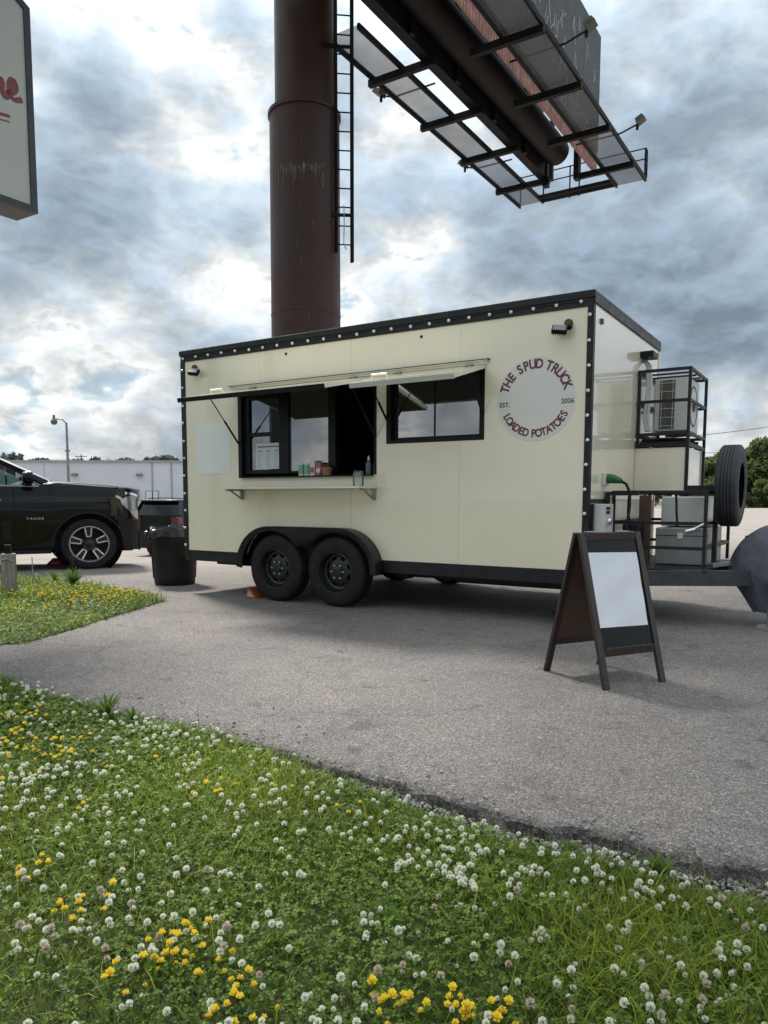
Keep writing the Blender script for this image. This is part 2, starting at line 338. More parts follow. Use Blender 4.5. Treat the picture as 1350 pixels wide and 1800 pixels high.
def asphalt_mat():
    m = bpy.data.materials.new('asphalt'); m.use_nodes = True; nt = m.node_tree; N = nt.nodes.new; L = nt.links.new
    b = nt.nodes['Principled BSDF']; b.inputs['Roughness'].default_value = 0.85; b.inputs['Specular IOR Level'].default_value = 0.35
    tc = N('ShaderNodeTexCoord'); P = tc.outputs['Object']
    def noise(scale, det=5, rough=0.6):
        n = N('ShaderNodeTexNoise'); L(P, n.inputs['Vector']); n.inputs['Scale'].default_value = scale; n.inputs['Detail'].default_value = det; n.inputs['Roughness'].default_value = rough; return n.outputs[0]
    def ramp(f, st):
        r = N('ShaderNodeValToRGB'); L(f, r.inputs[0])
        while len(r.color_ramp.elements) < len(st): r.color_ramp.elements.new(0.5)
        for e, (p, c) in zip(r.color_ramp.elements, st): e.position = p; e.color = (*c, 1)
        return r.outputs[0]
    def mul(a, c, fac=1.0):
        x = N('ShaderNodeMix'); x.data_type = 'RGBA'; x.blend_type = 'MULTIPLY'; x.inputs[0].default_value = fac; L(a, x.inputs[6]); L(c, x.inputs[7]); return x.outputs[2]
    v1 = N('ShaderNodeTexVoronoi'); L(P, v1.inputs['Vector']); v1.inputs['Scale'].default_value = 210
    sp = N('ShaderNodeSeparateColor'); L(v1.outputs['Color'], sp.inputs[0])
    stones = ramp(sp.outputs[0], [(0.0, (0.095, 0.088, 0.083)), (0.30, (0.137, 0.128, 0.122)), (0.62, (0.192, 0.179, 0.170)), (0.86, (0.27, 0.25, 0.236)), (1.0, (0.42, 0.40, 0.385))])
    v2 = N('ShaderNodeTexVoronoi'); L(P, v2.inputs['Vector']); v2.inputs['Scale'].default_value = 95
    sp2 = N('ShaderNodeSeparateColor'); L(v2.outputs['Color'], sp2.inputs[0])
    bits = ramp(sp2.outputs[1], [(0.0, (0.80, 0.79, 0.78)), (0.5, (0.98, 0.97, 0.96)), (0.9, (1.08, 1.06, 1.04)), (1.0, (1.35, 1.3, 1.25))])
    c = mul(stones, bits)
    c = mul(c, ramp(noise(0.42, 6, 0.62), [(0.33, (0.80, 0.81, 0.82)), (0.55, (1.03, 1.01, 1.0)), (0.72, (1.17, 1.13, 1.1))]))
    c = mul(c, ramp(noise(2.3, 7, 0.7), [(0.30, (0.78, 0.78, 0.79)), (0.48, (1.0, 1.0, 1.0)), (0.7, (1.08, 1.06, 1.04))]))
    # oil and tyre stains
    mp = N('ShaderNodeMapping'); L(P, mp.inputs[0]); mp.inputs[3].default_value = (0.8, 1.2, 1); mp.inputs[2].default_value = (0, 0, 0.5)
    ns = N('ShaderNodeTexNoise'); L(mp.outputs[0], ns.inputs['Vector']); ns.inputs['Scale'].default_value = 1.5; ns.inputs['Detail'].default_value = 5
    c = mul(c, ramp(ns.outputs[0], [(0.24, (0.72, 0.71, 0.71)), (0.38, (1, 1, 1))]))
    wn = N('ShaderNodeTexNoise'); L(P, wn.inputs['Vector']); wn.inputs['Scale'].default_value = 1.4; wn.inputs['Detail'].default_value = 6
    wa = N('ShaderNodeVectorMath'); wa.operation = 'MULTIPLY_ADD'; L(wn.outputs['Color'], wa.inputs[0]); wa.inputs[1].default_value = (0.7, 0.7, 0); L(P, wa.inputs[2])
    vc = N('ShaderNodeTexVoronoi'); vc.feature = 'DISTANCE_TO_EDGE'; L(wa.outputs[0], vc.inputs['Vector']); vc.inputs['Scale'].default_value = 0.42
    ck = N('ShaderNodeMapRange'); L(vc.outputs['Distance'], ck.inputs[0]); ck.inputs[1].default_value = 0.0015; ck.inputs[2].default_value = 0.006; ck.inputs[3].default_value = 0.55; ck.inputs[4].default_value = 1.0
    c = mul(c, ck.outputs[0], 0.45)
    c = mul(c, ramp(noise(5.5, 3, 0.5), [(0.30, (0.70, 0.67, 0.66)), (0.37, (1, 1, 1))]))
    # broken, darker bitumen along the edge of the sheet
    at = N('ShaderNodeAttribute'); at.attribute_name = 'edge'
    ne = N('ShaderNodeMath'); ne.operation = 'MULTIPLY'; L(at.outputs['Fac'], ne.inputs[0])
    nn = N('ShaderNodeMapRange'); L(noise(9, 6, 0.7), nn.inputs[0]); nn.inputs[1].default_value = 0.35; nn.inputs[2].default_value = 0.6; L(nn.outputs[0], ne.inputs[1])
    c = mul(c, ramp(ne.outputs[0], [(0.0, (1, 1, 1)), (1.0, (0.30, 0.30, 0.31))]))
    # paler tone farther out on the lot
    at2 = N('ShaderNodeAttribute'); at2.attribute_name = 'pale'
    x = N('ShaderNodeMix'); x.data_type = 'RGBA'; L(at2.outputs['Fac'], x.inputs[0]); L(c, x.inputs[6])
    L(ramp(noise(0.6, 8, 0.65), [(0.3, (0.24, 0.21, 0.185)), (0.7, (0.36, 0.32, 0.285))]), x.inputs[7])
    L(x.outputs[2], b.inputs['Base Color'])
    bp = N('ShaderNodeBump'); bp.inputs['Strength'].default_value = 0.55; bp.inputs['Distance'].default_value = 0.006
    L(v1.outputs['Distance'], bp.inputs['Height']); L(bp.outputs[0], b.inputs['Normal']); M['asphalt'] = m
asphalt_mat()

# ------------------------------------------------------------------ ground
EDGE = [(-14, 14.0), (-9, 9.6), (-5.5, 6.9), (-3.6, 5.55), (-2.45, 4.60), (-1.85, 4.06), (-1.40, 3.80), (-0.92, 3.50), (-0.44, 3.20), (-0.08, 2.88), (0.184, 2.708), (0.45, 2.507), (0.711, 2.375), (0.925, 2.199), (1.147, 2.119), (1.7, 1.85), (2.6, 1.45), (4.0, 0.9), (7, 0.0), (14, -1.6)]
EX, EY = np.array([p[0] for p in EDGE]), np.array([p[1] for p in EDGE])
def jit(x):
    return 0.016*np.sin(x*7.3+1) + 0.010*np.sin(x*17.1+2.2) + 0.010*np.sin(x*41.7) + 0.006*np.sin(x*97.3+0.7)
def edge_y(x): return np.interp(x, EX, EY) + jit(np.asarray(x))
def sstep(a, b, t):
    t = np.clip((t-a)/(b-a), 0, 1); return t*t*(3-2*t)
def lot_z(x, y):
    return -0.385*np.clip((y-12.3)/7.0, 0, 1)*(1-sstep(-3.5, -0.5, np.asarray(x, float)))
def soil_z(x, y):
    return -0.045 + 0.012*np.sin(x*2.1+y*1.3) + 0.008*np.sin(x*5.3-y*3.7) + 0.02*sstep(-0.5, -2.2, x)
def build_ground():
    # lot sheet
    xs = np.unique(np.round(np.concatenate([np.linspace(-60, -14, 12), np.linspace(-14, -3, 60), np.linspace(-3, 2.6, 420), np.linspace(2.6, 14, 70), np.linspace(14, 110, 14)]), 4))
    offs = np.concatenate([[0, 0.015, 0.05, 0.1, 0.16, 0.24, 0.35, 0.5], np.linspace(0.75, 8, 24), np.linspace(8.5, 20, 24), np.linspace(23, 60, 10), [80, 110, 150]])
    V = []; E_ = []; Pl = []
    nx, no = len(xs), len(offs)
    for x in xs:
        ey = float(edge_y(np.clip(x, -14, 14)))
        for k, o in enumerate(offs):
            y = ey+o; z = float(lot_z(x, y)); 
            if k == 0: z -= 0.016 + 0.006*math.sin(x*23)
            elif k == 1: z -= 0.004
            z += 0.0022*math.sin(x*31+o*50)*(1 if 0 < k < 5 else 0)
            V.append((x, y, z)); E_.append(math.exp(-o/0.09)); 
            Pl.append(float(sstep(13.5, 22, y)*sstep(0.5, 3.0, x) + 0.75*sstep(9.8, 13, y)*(1-sstep(-3, -1, x))))
    F = [(i*no+k, (i+1)*no+k, (i+1)*no+k+1, i*no+k+1) for i in range(nx-1) for k in range(no-1)]
    base = len(V)
    for i, x in enumerate(xs):
        x_, y_, z_ = V[i*no]; V.append((x_, y_-0.014, z_-0.10)); E_.append(1.0); Pl.append(0)
    F += [(base+i, base+i+1, (i+1)*no, i*no) for i in range(nx-1)]
    me = bpy.data.meshes.new('parking_lot'); me.from_pydata(V, [], F); me.materials.append(M['asphalt'])
    me.attributes.new('edge', 'FLOAT', 'POINT').data.foreach_set('value', E_); me.attributes.new('pale', 'FLOAT', 'POINT').data.foreach_set('value', np.clip(Pl, 0, 1))
    me.polygons.foreach_set('use_smooth', [True]*len(me.polygons)); me.set_sharp_from_angle(angle=0.5)
    o = bpy.data.objects.new('parking_lot', me); COL.objects.link(o); o['kind'] = 'structure'
    # lawn soil in the foreground
    gx, gy = np.meshgrid(np.linspace(-14, 14, 180), np.linspace(-5, 14, 140), indexing='ij')
    V = [(float(x), float(y), float(soil_z(x, y)) if y < edge_y(np.clip(x,-14,14))+0.05 else -0.10) for x, y in zip(gx.ravel(), gy.ravel())]
    F = [(i*140+k, (i+1)*140+k, (i+1)*140+k+1, i*140+k+1) for i in range(179) for k in range(139)]
    V = [(x, y, min(z, -0.02)) if y > edge_y(np.clip(x, -14, 14))-0.15 else (x, y, z) for x, y, z in V]
    keep = [f for f in F if min(V[i][1] - float(edge_y(np.clip(V[i][0], -14, 14))) for i in f) < 0.15]
    mb = MB(); mb.v = V; mb.f = keep; mb.m = [0]*len(keep)
    mb.build('lawn_ground', M['soil'], kind='structure')
    # terrain to the horizon, a little below everything
    R = 2500; mb = MB(); mb.add([(-R, -R, -0.62), (R, -R, -0.62), (R, R, -0.62), (-R, R, -0.62)], [(0, 1, 2, 3)]); mb.build('terrain', M['turf_far'], kind='structure')
build_ground()

# ------------------------------------------------------------------ food trailer
YAW = 0.5653
O = Vector((-2.3931, 8.9354, 0)); EXV = Vector((math.cos(YAW), -math.sin(YAW), 0)); EYV = Vector((math.sin(YAW), math.cos(YAW), 0))
def TW(x, y, z=0): return O + EXV*x + EYV*y + Vector((0, 0, z))
L_, WD = 4.88, 2.42; ZT, ZB = 2.834, 0.50
TR = thing('food_trailer', 'cream food trailer with black trim, two propped serving hatches and tandem wheels', 'food trailer', O, -YAW)
W1 = (0.889, 2.744, 1.354, 2.300); W2 = (2.857, 3.910, 1.648, 2.300)
def plate(name, x0, x1, z0, z1, holes, y0, y1, m, parent, bev=0.0015):
    xs = sorted({x0, x1, *[h for H in holes for h in H[:2] if x0 < h < x1]}); zs = sorted({z0, z1, *[h for H in holes for h in H[2:] if z0 < h < z1]})
    cells = {(i, k) for i in range(len(xs)-1) for k in range(len(zs)-1)
             if not any(H[0]-1e-6 <= xs[i] and xs[i+1] <= H[1]+1e-6 and H[2]-1e-6 <= zs[k] and zs[k+1] <= H[3]+1e-6 for H in holes)}
    mb = MB(); idx = {}
    def vid(i, k, s):
        if (i, k, s) not in idx: idx[(i, k, s)] = len(mb.v); mb.v.append((xs[i], (y0, y1)[s], zs[k]))
        return idx[(i, k, s)]
    def fc(*q): mb.f.append(q); mb.m.append(0)
    for i, k in cells:
        fc(vid(i,k,0), vid(i+1,k,0), vid(i+1,k+1,0), vid(i,k+1,0)); fc(vid(i,k,1), vid(i,k+1,1), vid(i+1,k+1,1), vid(i+1,k,1))
        for (di, dk), (a, b) in {(-1,0): ((0,0),(0,1)), (1,0): ((1,1),(1,0)), (0,-1): ((1,0),(0,0)), (0,1): ((0,1),(1,1))}.items():
            if (i+di, k+dk) not in cells:
                fc(vid(i+a[0],k+a[1],0), vid(i+b[0],k+b[1],0), vid(i+b[0],k+b[1],1), vid(i+a[0],k+a[1],1))
    return mb.build(name, m, parent, smooth=False)
def bx(name, a, b, m, parent=TR, bevel=0.0): return MB().box(a, b).build(name, m, parent, smooth=False, bevel=bevel)

def trailer_shell():
    seams = [0.0, 1.217, 2.439, 3.662, L_]
    for i in range(4):
        a_, b_ = seams[i]+(0.0012 if i else 0), seams[i+1]-(0.0012 if i < 3 else 0.0)
        if i == 1:
            plate('wall_panel', a_, b_, ZB, W1[2], [], 0.0, 0.035, M['cream'], TR); plate('wall_panel', a_, b_, W1[3], 2.80, [], 0.0, 0.035, M['cream'], TR)
        else: plate('wall_panel', a_, b_, ZB, 2.80, [W1, W2], 0.0, 0.035, M['cream'], TR)
    for s in seams[1:4]:
        for za, zb in ((ZB, 1.354), (2.300, 2.80)) if (s < 2.7) else ((ZB, 1.648), (2.300, 2.80)):
            bx('seam_strip', (s-0.01, 0.004, za), (s+0.01, 0.03, zb), M['cream_satin'])
    bx('far_wall', (0, WD-0.035, ZB), (L_, WD, 2.80), M['cream'])
    bx('rear_wall', (0.0, 0.036, ZB), (0.035, WD-0.036, 2.80), M['cream'])
    for a, b in ((0.036, 1.209), (1.211, WD-0.036)):
        bx('front_panel', (L_-0.035, a, 1.11), (L_, b, 2.80), M['cream'])
    bx('front_kick_panel', (L_-0.035, 0.036, ZB), (L_-0.012, WD-0.036, 1.108), M['cream_satin'])
    # interior lining, floor, ceiling
    bx('inner_lining', (0.04, WD-0.06, 0.56), (L_-0.04, WD-0.037, 2.74), M['interior_steel']); bx('inner_lining', (0.037, 0.04, 0.56), (0.05, WD-0.062, 2.74), M['interior_dark'])
    bx('inner_lining', (L_-0.05, 0.04, 0.56), (L_-0.037, WD-0.062, 2.74), M['interior_dark'])
    bx('floor', (0.02, 0.02, 0.44), (L_-0.02, WD-0.02, 0.54), M['interior_dark']); bx('ceiling', (0.036, 0.036, 2.745), (L_-0.036, WD-0.036, 2.79), M['interior_dark'])
    # roof with upstand cap
    bx('roof', (-0.012, -0.014, 2.801), (L_+0.014, WD+0.014, ZT), M['black_trim'], bevel=0.006)
    bx('roof_cap', (-0.016, -0.020, 2.772), (L_+0.020, -0.004, 2.826), M['black_trim'], bevel=0.003)
    bx('top_trim', (0.0, -0.010, 2.703), (L_, -0.001, 2.771), M['black_trim'])
    bx('front_cap', (L_+0.001, -0.003, 2.735), (L_+0.016, WD+0.01, 2.80), M['black_trim'])
    bx('corner_post', (L_-0.046, -0.008, 0.36), (L_+0.008, -0.0005, 2.702), M['black_trim'], bevel=0.002); bx('corner_post', (L_+0.0005, 0.0, 0.36), (L_+0.008, 0.045, 2.734), M['black_trim'])
    bx('corner_post', (-0.008, -0.008, 0.42), (0.064, -0.0005, 2.702), M['black_trim'], bevel=0.002); bx('corner_post', (-0.008, 0.0, 0.42), (-0.0005, 0.05, 2.702), M['black_trim'])
    bx('corner_post', (L_+0.0005, WD-0.03, 0.5), (L_+0.008, WD+0.004, 2.734), M['cream_satin'])
    bx('bottom_rail', (0.0, -0.004, 0.375), (L_, 0.05, ZB-0.001), M['black_trim'], bevel=0.003)
    bx('bottom_rail', (0.0, WD-0.05, 0.375), (L_, WD, ZB-0.001), M['black_trim']); bx('bottom_rail', (L_-0.05, 0.051, 0.375), (L_, WD-0.051, ZB-0.001), M['black_trim'])
    for x in (0.5, 1.1, 1.7, 2.3, 2.9, 3.5, 4.1): bx('cross_member', (x, 0.06, 0.37), (x+0.05, WD-0.06, 0.435), M['powder_black'])
    for y in (0.42, WD-0.48): bx('chassis_rail', (0.1, y, 0.30), (L_, y+0.06, 0.368), M['powder_black'])
    # grey water tank under the floor and stabiliser jack
    t = bx('water_tank', (3.35, 0.55, 0.255), (4.55, 1.6, 0.366), M['powder_black'], bevel=0.02)
    MB().prism([(2.80, 0.37), (3.02, 0.37), (2.97, 0.30), (2.85, 0.30)], 0.25, 0.34).build('spring_hanger', M['powder_black'], TR, smooth=False)
    MB().prism([(3.12, 0.37), (3.34, 0.37), (3.30, 0.27), (3.24, 0.27)], 0.5, 0.58).build('spring_hanger', M['powder_black'], TR, smooth=False)
    for z in (1.10,): bx('front_trim', (L_+0.0005, 0.046, z-0.02), (L_+0.010, 0.62, z+0.012), M['black_trim'])
trailer_shell()

def bulbs():
    me = MB().lathe([(0.0001, -0.026), (0.009, -0.0235), (0.015, -0.015), (0.016, -0.006), (0.013, 0.0)], 10, axis='y').build('marker_bulb', M['bulb'], TR)
    sock = MB().lathe([(0.019, -0.004), (0.021, 0.001)], 10, axis='y').build('socket', M['black_frame'], me)
    pos = [(0.055+0.2053*i, -0.010, 2.742) for i in range(24)] + [(L_-0.021, -0.008, 2.63-0.205*i) for i in range(11)] + [(0.030, -0.008, 2.61-0.205*i) for i in range(11)]
    for i, p in enumerate(pos):
        o = me if i == 0 else copy_tree(me, TR)
        o.location = (p[0]+random.uniform(-.006, .006), p[1], p[2]+random.uniform(-.004, .004)); o.rotation_euler = (random.uniform(-.2, .2), 0, random.uniform(-.2, .2))
    pts = []
    for i in range(24):
        x = 0.055+0.2053*i; pts += [(x, -0.014, 2.748), (x+0.10, -0.013, 2.752+random.uniform(-.004, .006))]
    MB().tube(pts[:-1], 0.003, 5).build('light_cable', M['black_frame'], TR)
bulbs()

def windows():
    y0, y1 = 0.0365, 0.085
    def frame(W_, t=0.05):
        x0, x1, z0, z1 = W_; mb = MB()
        mb.box((x0+0.001, -0.004, z0+0.001), (x0+t, y1, z1-0.001)).box((x1-t*0.55, -0.004, z0+0.001), (x1-0.001, y1, z1-0.001))
        mb.box((x0+t, -0.004, z0+0.001), (x1-t*0.55, y1, z0+(0.03 if W_ is W2 else -0.0155))).box((x0+t, -0.004, z1-t), (x1-t*0.55, y1, z1-0.001))
        return mb.build('window_frame', M['black_frame'], TR, smooth=False)
    f1 = frame(W1); f2 = frame(W2)
    gy = 0.066
    # left sash: upper and lower light with transom, then wide pane, post, open serving hatch
    mb = MB(); mb.box((0.94, 0.04, 1.385), (1.015, 0.094, 2.26)).box((1.447, 0.04, 1.385), (1.579, 0.094, 2.26)).box((1.016, 0.042, 1.800), (1.446, 0.09, 1.842)).box((1.016, 0.042, 1.386), (1.446, 0.09, 1.43))
    mb.box((1.016, 0.042, 2.20), (1.446, 0.09, 2.26))
    mb.build('sash', M['black_frame'], f1, smooth=False)
    MB().box((2.108, 0.05, 1.385), (2.20, 0.11, 2.26)).box((1.580, 0.052, 1.385), (2.107, 0.10, 1.41)).build('sash', M['black_frame'], f1, smooth=False)
    for a in ((1.016, 1.446, 1.843, 2.199), (1.016, 1.446, 1.431, 1.799), (1.580, 2.107, 1.411, 2.26)):
        MB().box((a[0], gy, a[2]), (a[1], gy+0.006, a[3])).build('pane', M['window_glass'], f1, smooth=False)
    x0, x1, z0, z1 = W2
    MB().box((x0+0.051, 0.05, z0+0.031), (x0+0.09, 0.08, z1-0.05)).box((x1-0.075, 0.05, z0+0.031), (x1-0.029, 0.08, z1-0.05)).box((x0+0.091, 0.05, z0+0.031), (x1-0.076, 0.08, z0+0.06)).build('sash', M['black_frame'], f2, smooth=False)
    MB().box((x0+0.5, 0.058, z0+0.061), (x0+0.512, 0.075, z1-0.05)).build('sash', M['black_frame'], f2, smooth=False)
    for a, b in ((x0+0.091, x0+0.499), (x0+0.513, x1-0.076)):
        MB().box((a, gy, z0+0.061), (b, gy+0.006, z1-0.051)).build('pane', M['window_glass'], f2, smooth=False)
    # inner counter behind the hatch
    bx('counter', (0.93, 0.09, 1.325), (2.72, 0.55, 1.352), M['interior_steel'])
    bx('hatch_sill', (0.939, -0.055, 1.340), (2.715, 0.0895, 1.3535), M['black_frame'])
    bx('sill_flashing', (0.889, -0.006, 1.245), (2.744, -0.001, 1.352), M['cream_satin'])
    # equipment inside
    bx('kitchen_hood', (0.7, 1.55, 2.15), (2.6, WD-0.065, 2.6), M['interior_steel'], bevel=0.01); bx('fryer_bank', (0.8, 1.75, 0.56), (2.4, WD-0.065, 1.35), M['interior_steel'], bevel=0.01)
    bx('fridge', (2.75, 1.7, 0.56), (3.5, WD-0.065, 2.35), M['interior_steel'], bevel=0.01); bx('shelf_unit', (3.7, 1.9, 1.55), (4.7, WD-0.065, 1.58), M['interior_steel'])
    bx('tap', (2.37, 0.50, 1.353), (2.41, 0.53, 1.50), M['steel'], bevel=0.01)
windows()

def hatch(W_, yo, drop, edge, label):
    x0, x1 = W_[0]-0.0, W_[1]-0.0; zh = 2.318; th = 0.035
    d = Vector((0, -yo, -drop)); ln = d.length; dn = d.normalized(); nrm = Vector((0, -dn.z, dn.y))*-1
    if nrm.z < 0: nrm = -nrm
    p0 = Vector((0, -0.018, zh))
    def q(x, s, t): v = p0 + dn*s + nrm*t; return (x, v.y, v.z)
    def slab(x0, x1, s0, s1, t0, t1): 
        mb = MB(); mb.add([q(x0,s0,t0), q(x1,s0,t0), q(x1,s1,t0), q(x0,s1,t0), q(x0,s0,t1), q(x1,s0,t1), q(x1,s1,t1), q(x0,s1,t1)], [(0,3,2,1),(4,5,6,7),(0,1,5,4),(1,2,6,5),(2,3,7,6),(3,0,4,7)]); return mb
    fl = slab(x0, x1, 0.0, ln-0.004, -th, 0).build('serving_hatch', M['cream'], TR, smooth=False, bevel=0.003)
    slab(x0-0.006, x1+0.006, ln-0.003, ln+0.012, -th-0.006, 0.004).build('edge_trim', M[edge], fl, smooth=False)
    slab(x0+0.03, x1-0.03, 0.03, ln-0.03, -th-0.006, -th-0.001).build('inner_lining', M['interior_dark'], fl, smooth=False)
    for x in (x0-0.004, x1+0.0015):
        slab(x, x+0.003, 0.0, ln-0.004, -th, 0.002).build('edge_trim', M['cream_satin'], fl, smooth=False)
    # gas struts from the hatch sides to the window frame
    for x in (x0+0.012, x1-0.012):
        a = Vector(q(x, ln*0.50, -th-0.012)); b = Vector((x, -0.012, zh-0.62*ln-0.05)); m = a.lerp(b, 0.5)
        mb = MB(); mb.cyl(a, m, 0.006, 8); mb.cyl(m, b, 0.011, 8); mb.build('gas_strut', M['black_frame'], TR)
    # hinges and a pull handle
    for u in (0.14, 0.86):
        x = x0+(x1-x0)*u
        slab(x-0.035, x+0.035, -0.02, 0.05, 0.002, 0.012).build('hinge', M['zinc'], fl, smooth=False, bevel=0.002)
    xh = x0+0.22*(x1-x0); h0 = q(xh-0.08, ln-0.14, 0.001); h1 = q(xh-0.08, ln-0.14, 0.045); h2 = q(xh+0.08, ln-0.14, 0.045); h3 = q(xh+0.08, ln-0.14, 0.001)
    MB().tube([h0, h1, h2, h3], 0.009, 8).build('handle', M['cream_satin'], fl)
hatch(W1, 0.85, 0.190, 'black_frame', ''); hatch(W2, 0.60, 0.165, 'white_alu', '')
MB().box((0.80, -0.012, 2.323), (3.94, -0.001, 2.357)).box((0.80, -0.030, 2.348), (3.94, -0.0121, 2.357)).build('drip_rail', M['cream_satin'], TR, smooth=False)
bx('drip_edge', (0.78, -0.034, 2.3575), (3.96, -0.001, 2.364), M['black_trim'])

def shelf():
    s = MB().box((0.91, -0.325, 1.213), (2.75, -0.008, 1.233)).build('service_shelf', M['cream_satin'], TR, smooth=False, bevel=0.003)
    for x in (0.93, 2.71):
        mb = MB(); mb.box((x, -0.035, 1.10), (x+0.03, -0.008, 1.212)).box((x, -0.26, 1.195), (x+0.03, -0.036, 1.212)); mb.bar((x+0.015, -0.035, 1.115), (x+0.015, -0.20, 1.20), 0.022, 0.014)
        mb.build('bracket', M['zinc'], s, smooth=False)
shelf()

def flood(x, z, side):
    f = MB().box((-0.075, -0.13, -0.055), (0.075, -0.085, 0.045)).build('flood_light', M['black_frame'], TR, smooth=False, bevel=0.006, loc=(x, -0.02, z), rot=(-0.75, 0.12, 0.25)); f.scale = (0.85, 0.85, 0.8)
    mb = MB()
    for k in range(6): mb.box((-0.06+k*0.022, -0.084, -0.045), (-0.053+k*0.022, -0.065, 0.035))
    mb.build('cooling_fin', M['black_frame'], f, smooth=False)
    MB().box((-0.062, -0.134, -0.045), (0.062, -0.1305, 0.035)).build('lens', M['interior_steel'], f, smooth=False)
    MB().tube([(0.06*side, -0.09, 0.02), (0.075*side, -0.05, 0.12), (0.085*side, -0.03, 0.16)], 0.007, 6).build('bracket', M['black_frame'], f)
    b = MB().lathe([(0.001, -0.03), (0.03, -0.03), (0.036, -0.02), (0.036, -0.001)], 14, axis='y', c=(x+0.075*side, 0, z+0.12)).build('mounting_plate', M['gold_dark'], TR)
    MB().cyl((x+0.10*side, -0.03, z+0.09), (x+0.10*side, -0.06, z+0.07), 0.02, 10).build('sensor', M['black_frame'], TR)
flood(0.27, 2.50, -0.5); flood(4.60, 2.465, 1)
for x, z in ((1.596, 2.644), (3.248, 2.636)): MB().lathe([(0.001, -0.012), (0.012, -0.010), (0.014, 0.0)], 10, axis='y', c=(x, 0, z)).build('plug_button', M['black_frame'], TR)

def logo():
    cx, cz, R = 4.392, 1.978, 0.362
    mb = MB(); mb.lathe([(0.0001, -0.0022), (R-0.001, -0.0022), (R, 0.0)], 64, axis='y', c=(cx, 0, cz)); d = mb.build('logo_disc', M['disc_grey'], TR, angle=0.3)
    def arc(txt, r, size, total, top, m):
        mb = MB(); n = len(txt); wid = {' ': 0.55, 'I': 0.5}; ws = [wid.get(c, 1.0) for c in txt]; s = sum(ws); acc = 0
        for ch, w in zip(txt, ws):
            u = (acc + w/2)/s - 0.5; acc += w
            if ch == ' ': continue
            a = u*total; vs, fs = text_mesh(ch, size, bold=size*0.030); out = []
            for v in vs:
                px, pz = v.x*0.86, v.y
                if top: X = (r+pz)*math.sin(a) + px*math.cos(a); Z = (r+pz)*math.cos(a) - px*math.sin(a)
                else: X = (r-pz)*math.sin(a) + px*math.cos(a); Z = -(r-pz)*math.cos(a) + px*math.sin(a)
                out.append((cx+X, -0.0045, cz+Z))
            mb.add(out, fs)
        mb.build('lettering', m, d, smooth=False)
    arc('THE SPUD TRUCK', 0.298, 0.112, math.radians(152), True, M['maroon']); arc('LOADED POTATOES', 0.297, 0.094, math.radians(134), False, M['maroon'])
    for t, x in (('EST.', -0.285), ('2026', 0.290)):
        vs, fs = text_mesh(t, 0.056, bold=0.0012); mb = MB()
        mb.add([(cx+x+v.x, -0.0045, cz-0.035+v.y) for v in vs], fs)
        mb.build('lettering', M['ink_grey'], d, smooth=False)
logo()
bx('white_decal', (0.222, -0.003, 1.40), (0.764, 0.0005, 1.978), M['sticker_white'])

def trailer_wheel(name, parent, cx, cy, cz, R, w, axis, face, rubber='rubber'):
    # face: -1 outer side towards negative axis
    hw = w/2; prof = []
    side = [(0.205, 0.92), (0.225, 1.0), (0.30, 1.04), (R-0.035, 0.96), (R-0.012, 0.86), (R-0.002, 0.72)]
    prof = [(r, -hw*a) for r, a in side]
    for a0 in (-0.42, -0.14, 0.14, 0.42):
        prof += [(R, hw*(a0-0.07)), (R-0.010, hw*(a0-0.05)), (R-0.010, hw*(a0+0.05)), (R, hw*(a0+0.07))]
    prof += [(r, hw*a) for r, a in reversed(side)]
    rim = MB(); f = face
    pr = [(0.202, f*hw*0.90), (0.195, f*hw*0.95), (0.188, f*hw*0.80), (0.180, f*hw*0.30), (0.160, f*hw*0.24), (0.125, f*hw*0.36), (0.085, f*hw*0.46), (0.06, f*hw*0.46), (0.058, f*hw*0.62), (0.04, f*hw*0.66), (0.0005, f*hw*0.66)]
    rim.lathe(pr, 32, axis=axis, skip=lambda k, i: k == 4 and i % 4 in (1, 2))
    rim.lathe([(0.178, -f*hw*0.4), (0.178, f*hw*0.2)], 32, axis=axis); rim.lathe([(0.178, -f*hw*0.3), (0.001, -f*hw*0.3)], 24, axis=axis)
    ro = rim.build('wheel', M['rim_black'], parent, loc=(cx, cy, cz)); ro.name = name
    MB().lathe(prof, 48, axis=axis).build('tyre', M[rubber], ro)
    nuts = MB()
    for k in range(6):
        a = 2*PI*k/6; u, v = 0.072*math.cos(a), 0.072*math.sin(a); t0, t1 = f*hw*0.44, f*hw*0.60
        P = (lambda t: (u, t, v)) if axis == 'y' else (lambda t: (t, u, v)); nuts.cyl(P(t0), P(t1), 0.011, 6)
    nuts.build('lug_nuts', M['chrome'], ro)
    return ro
RW = 0.362
for cx in (1.510, 2.318):
    trailer_wheel('wheel', TR, cx, -0.03, RW, RW, 0.205, 'y', -1)
    trailer_wheel('wheel', TR, cx, WD+0.03, RW, RW, 0.205, 'y', 1)
for cx in (1.510, 2.318): MB().cyl((cx, 0.05, RW), (cx, WD-0.05, RW), 0.035, 10).build('axle', M['powder_black'], TR)

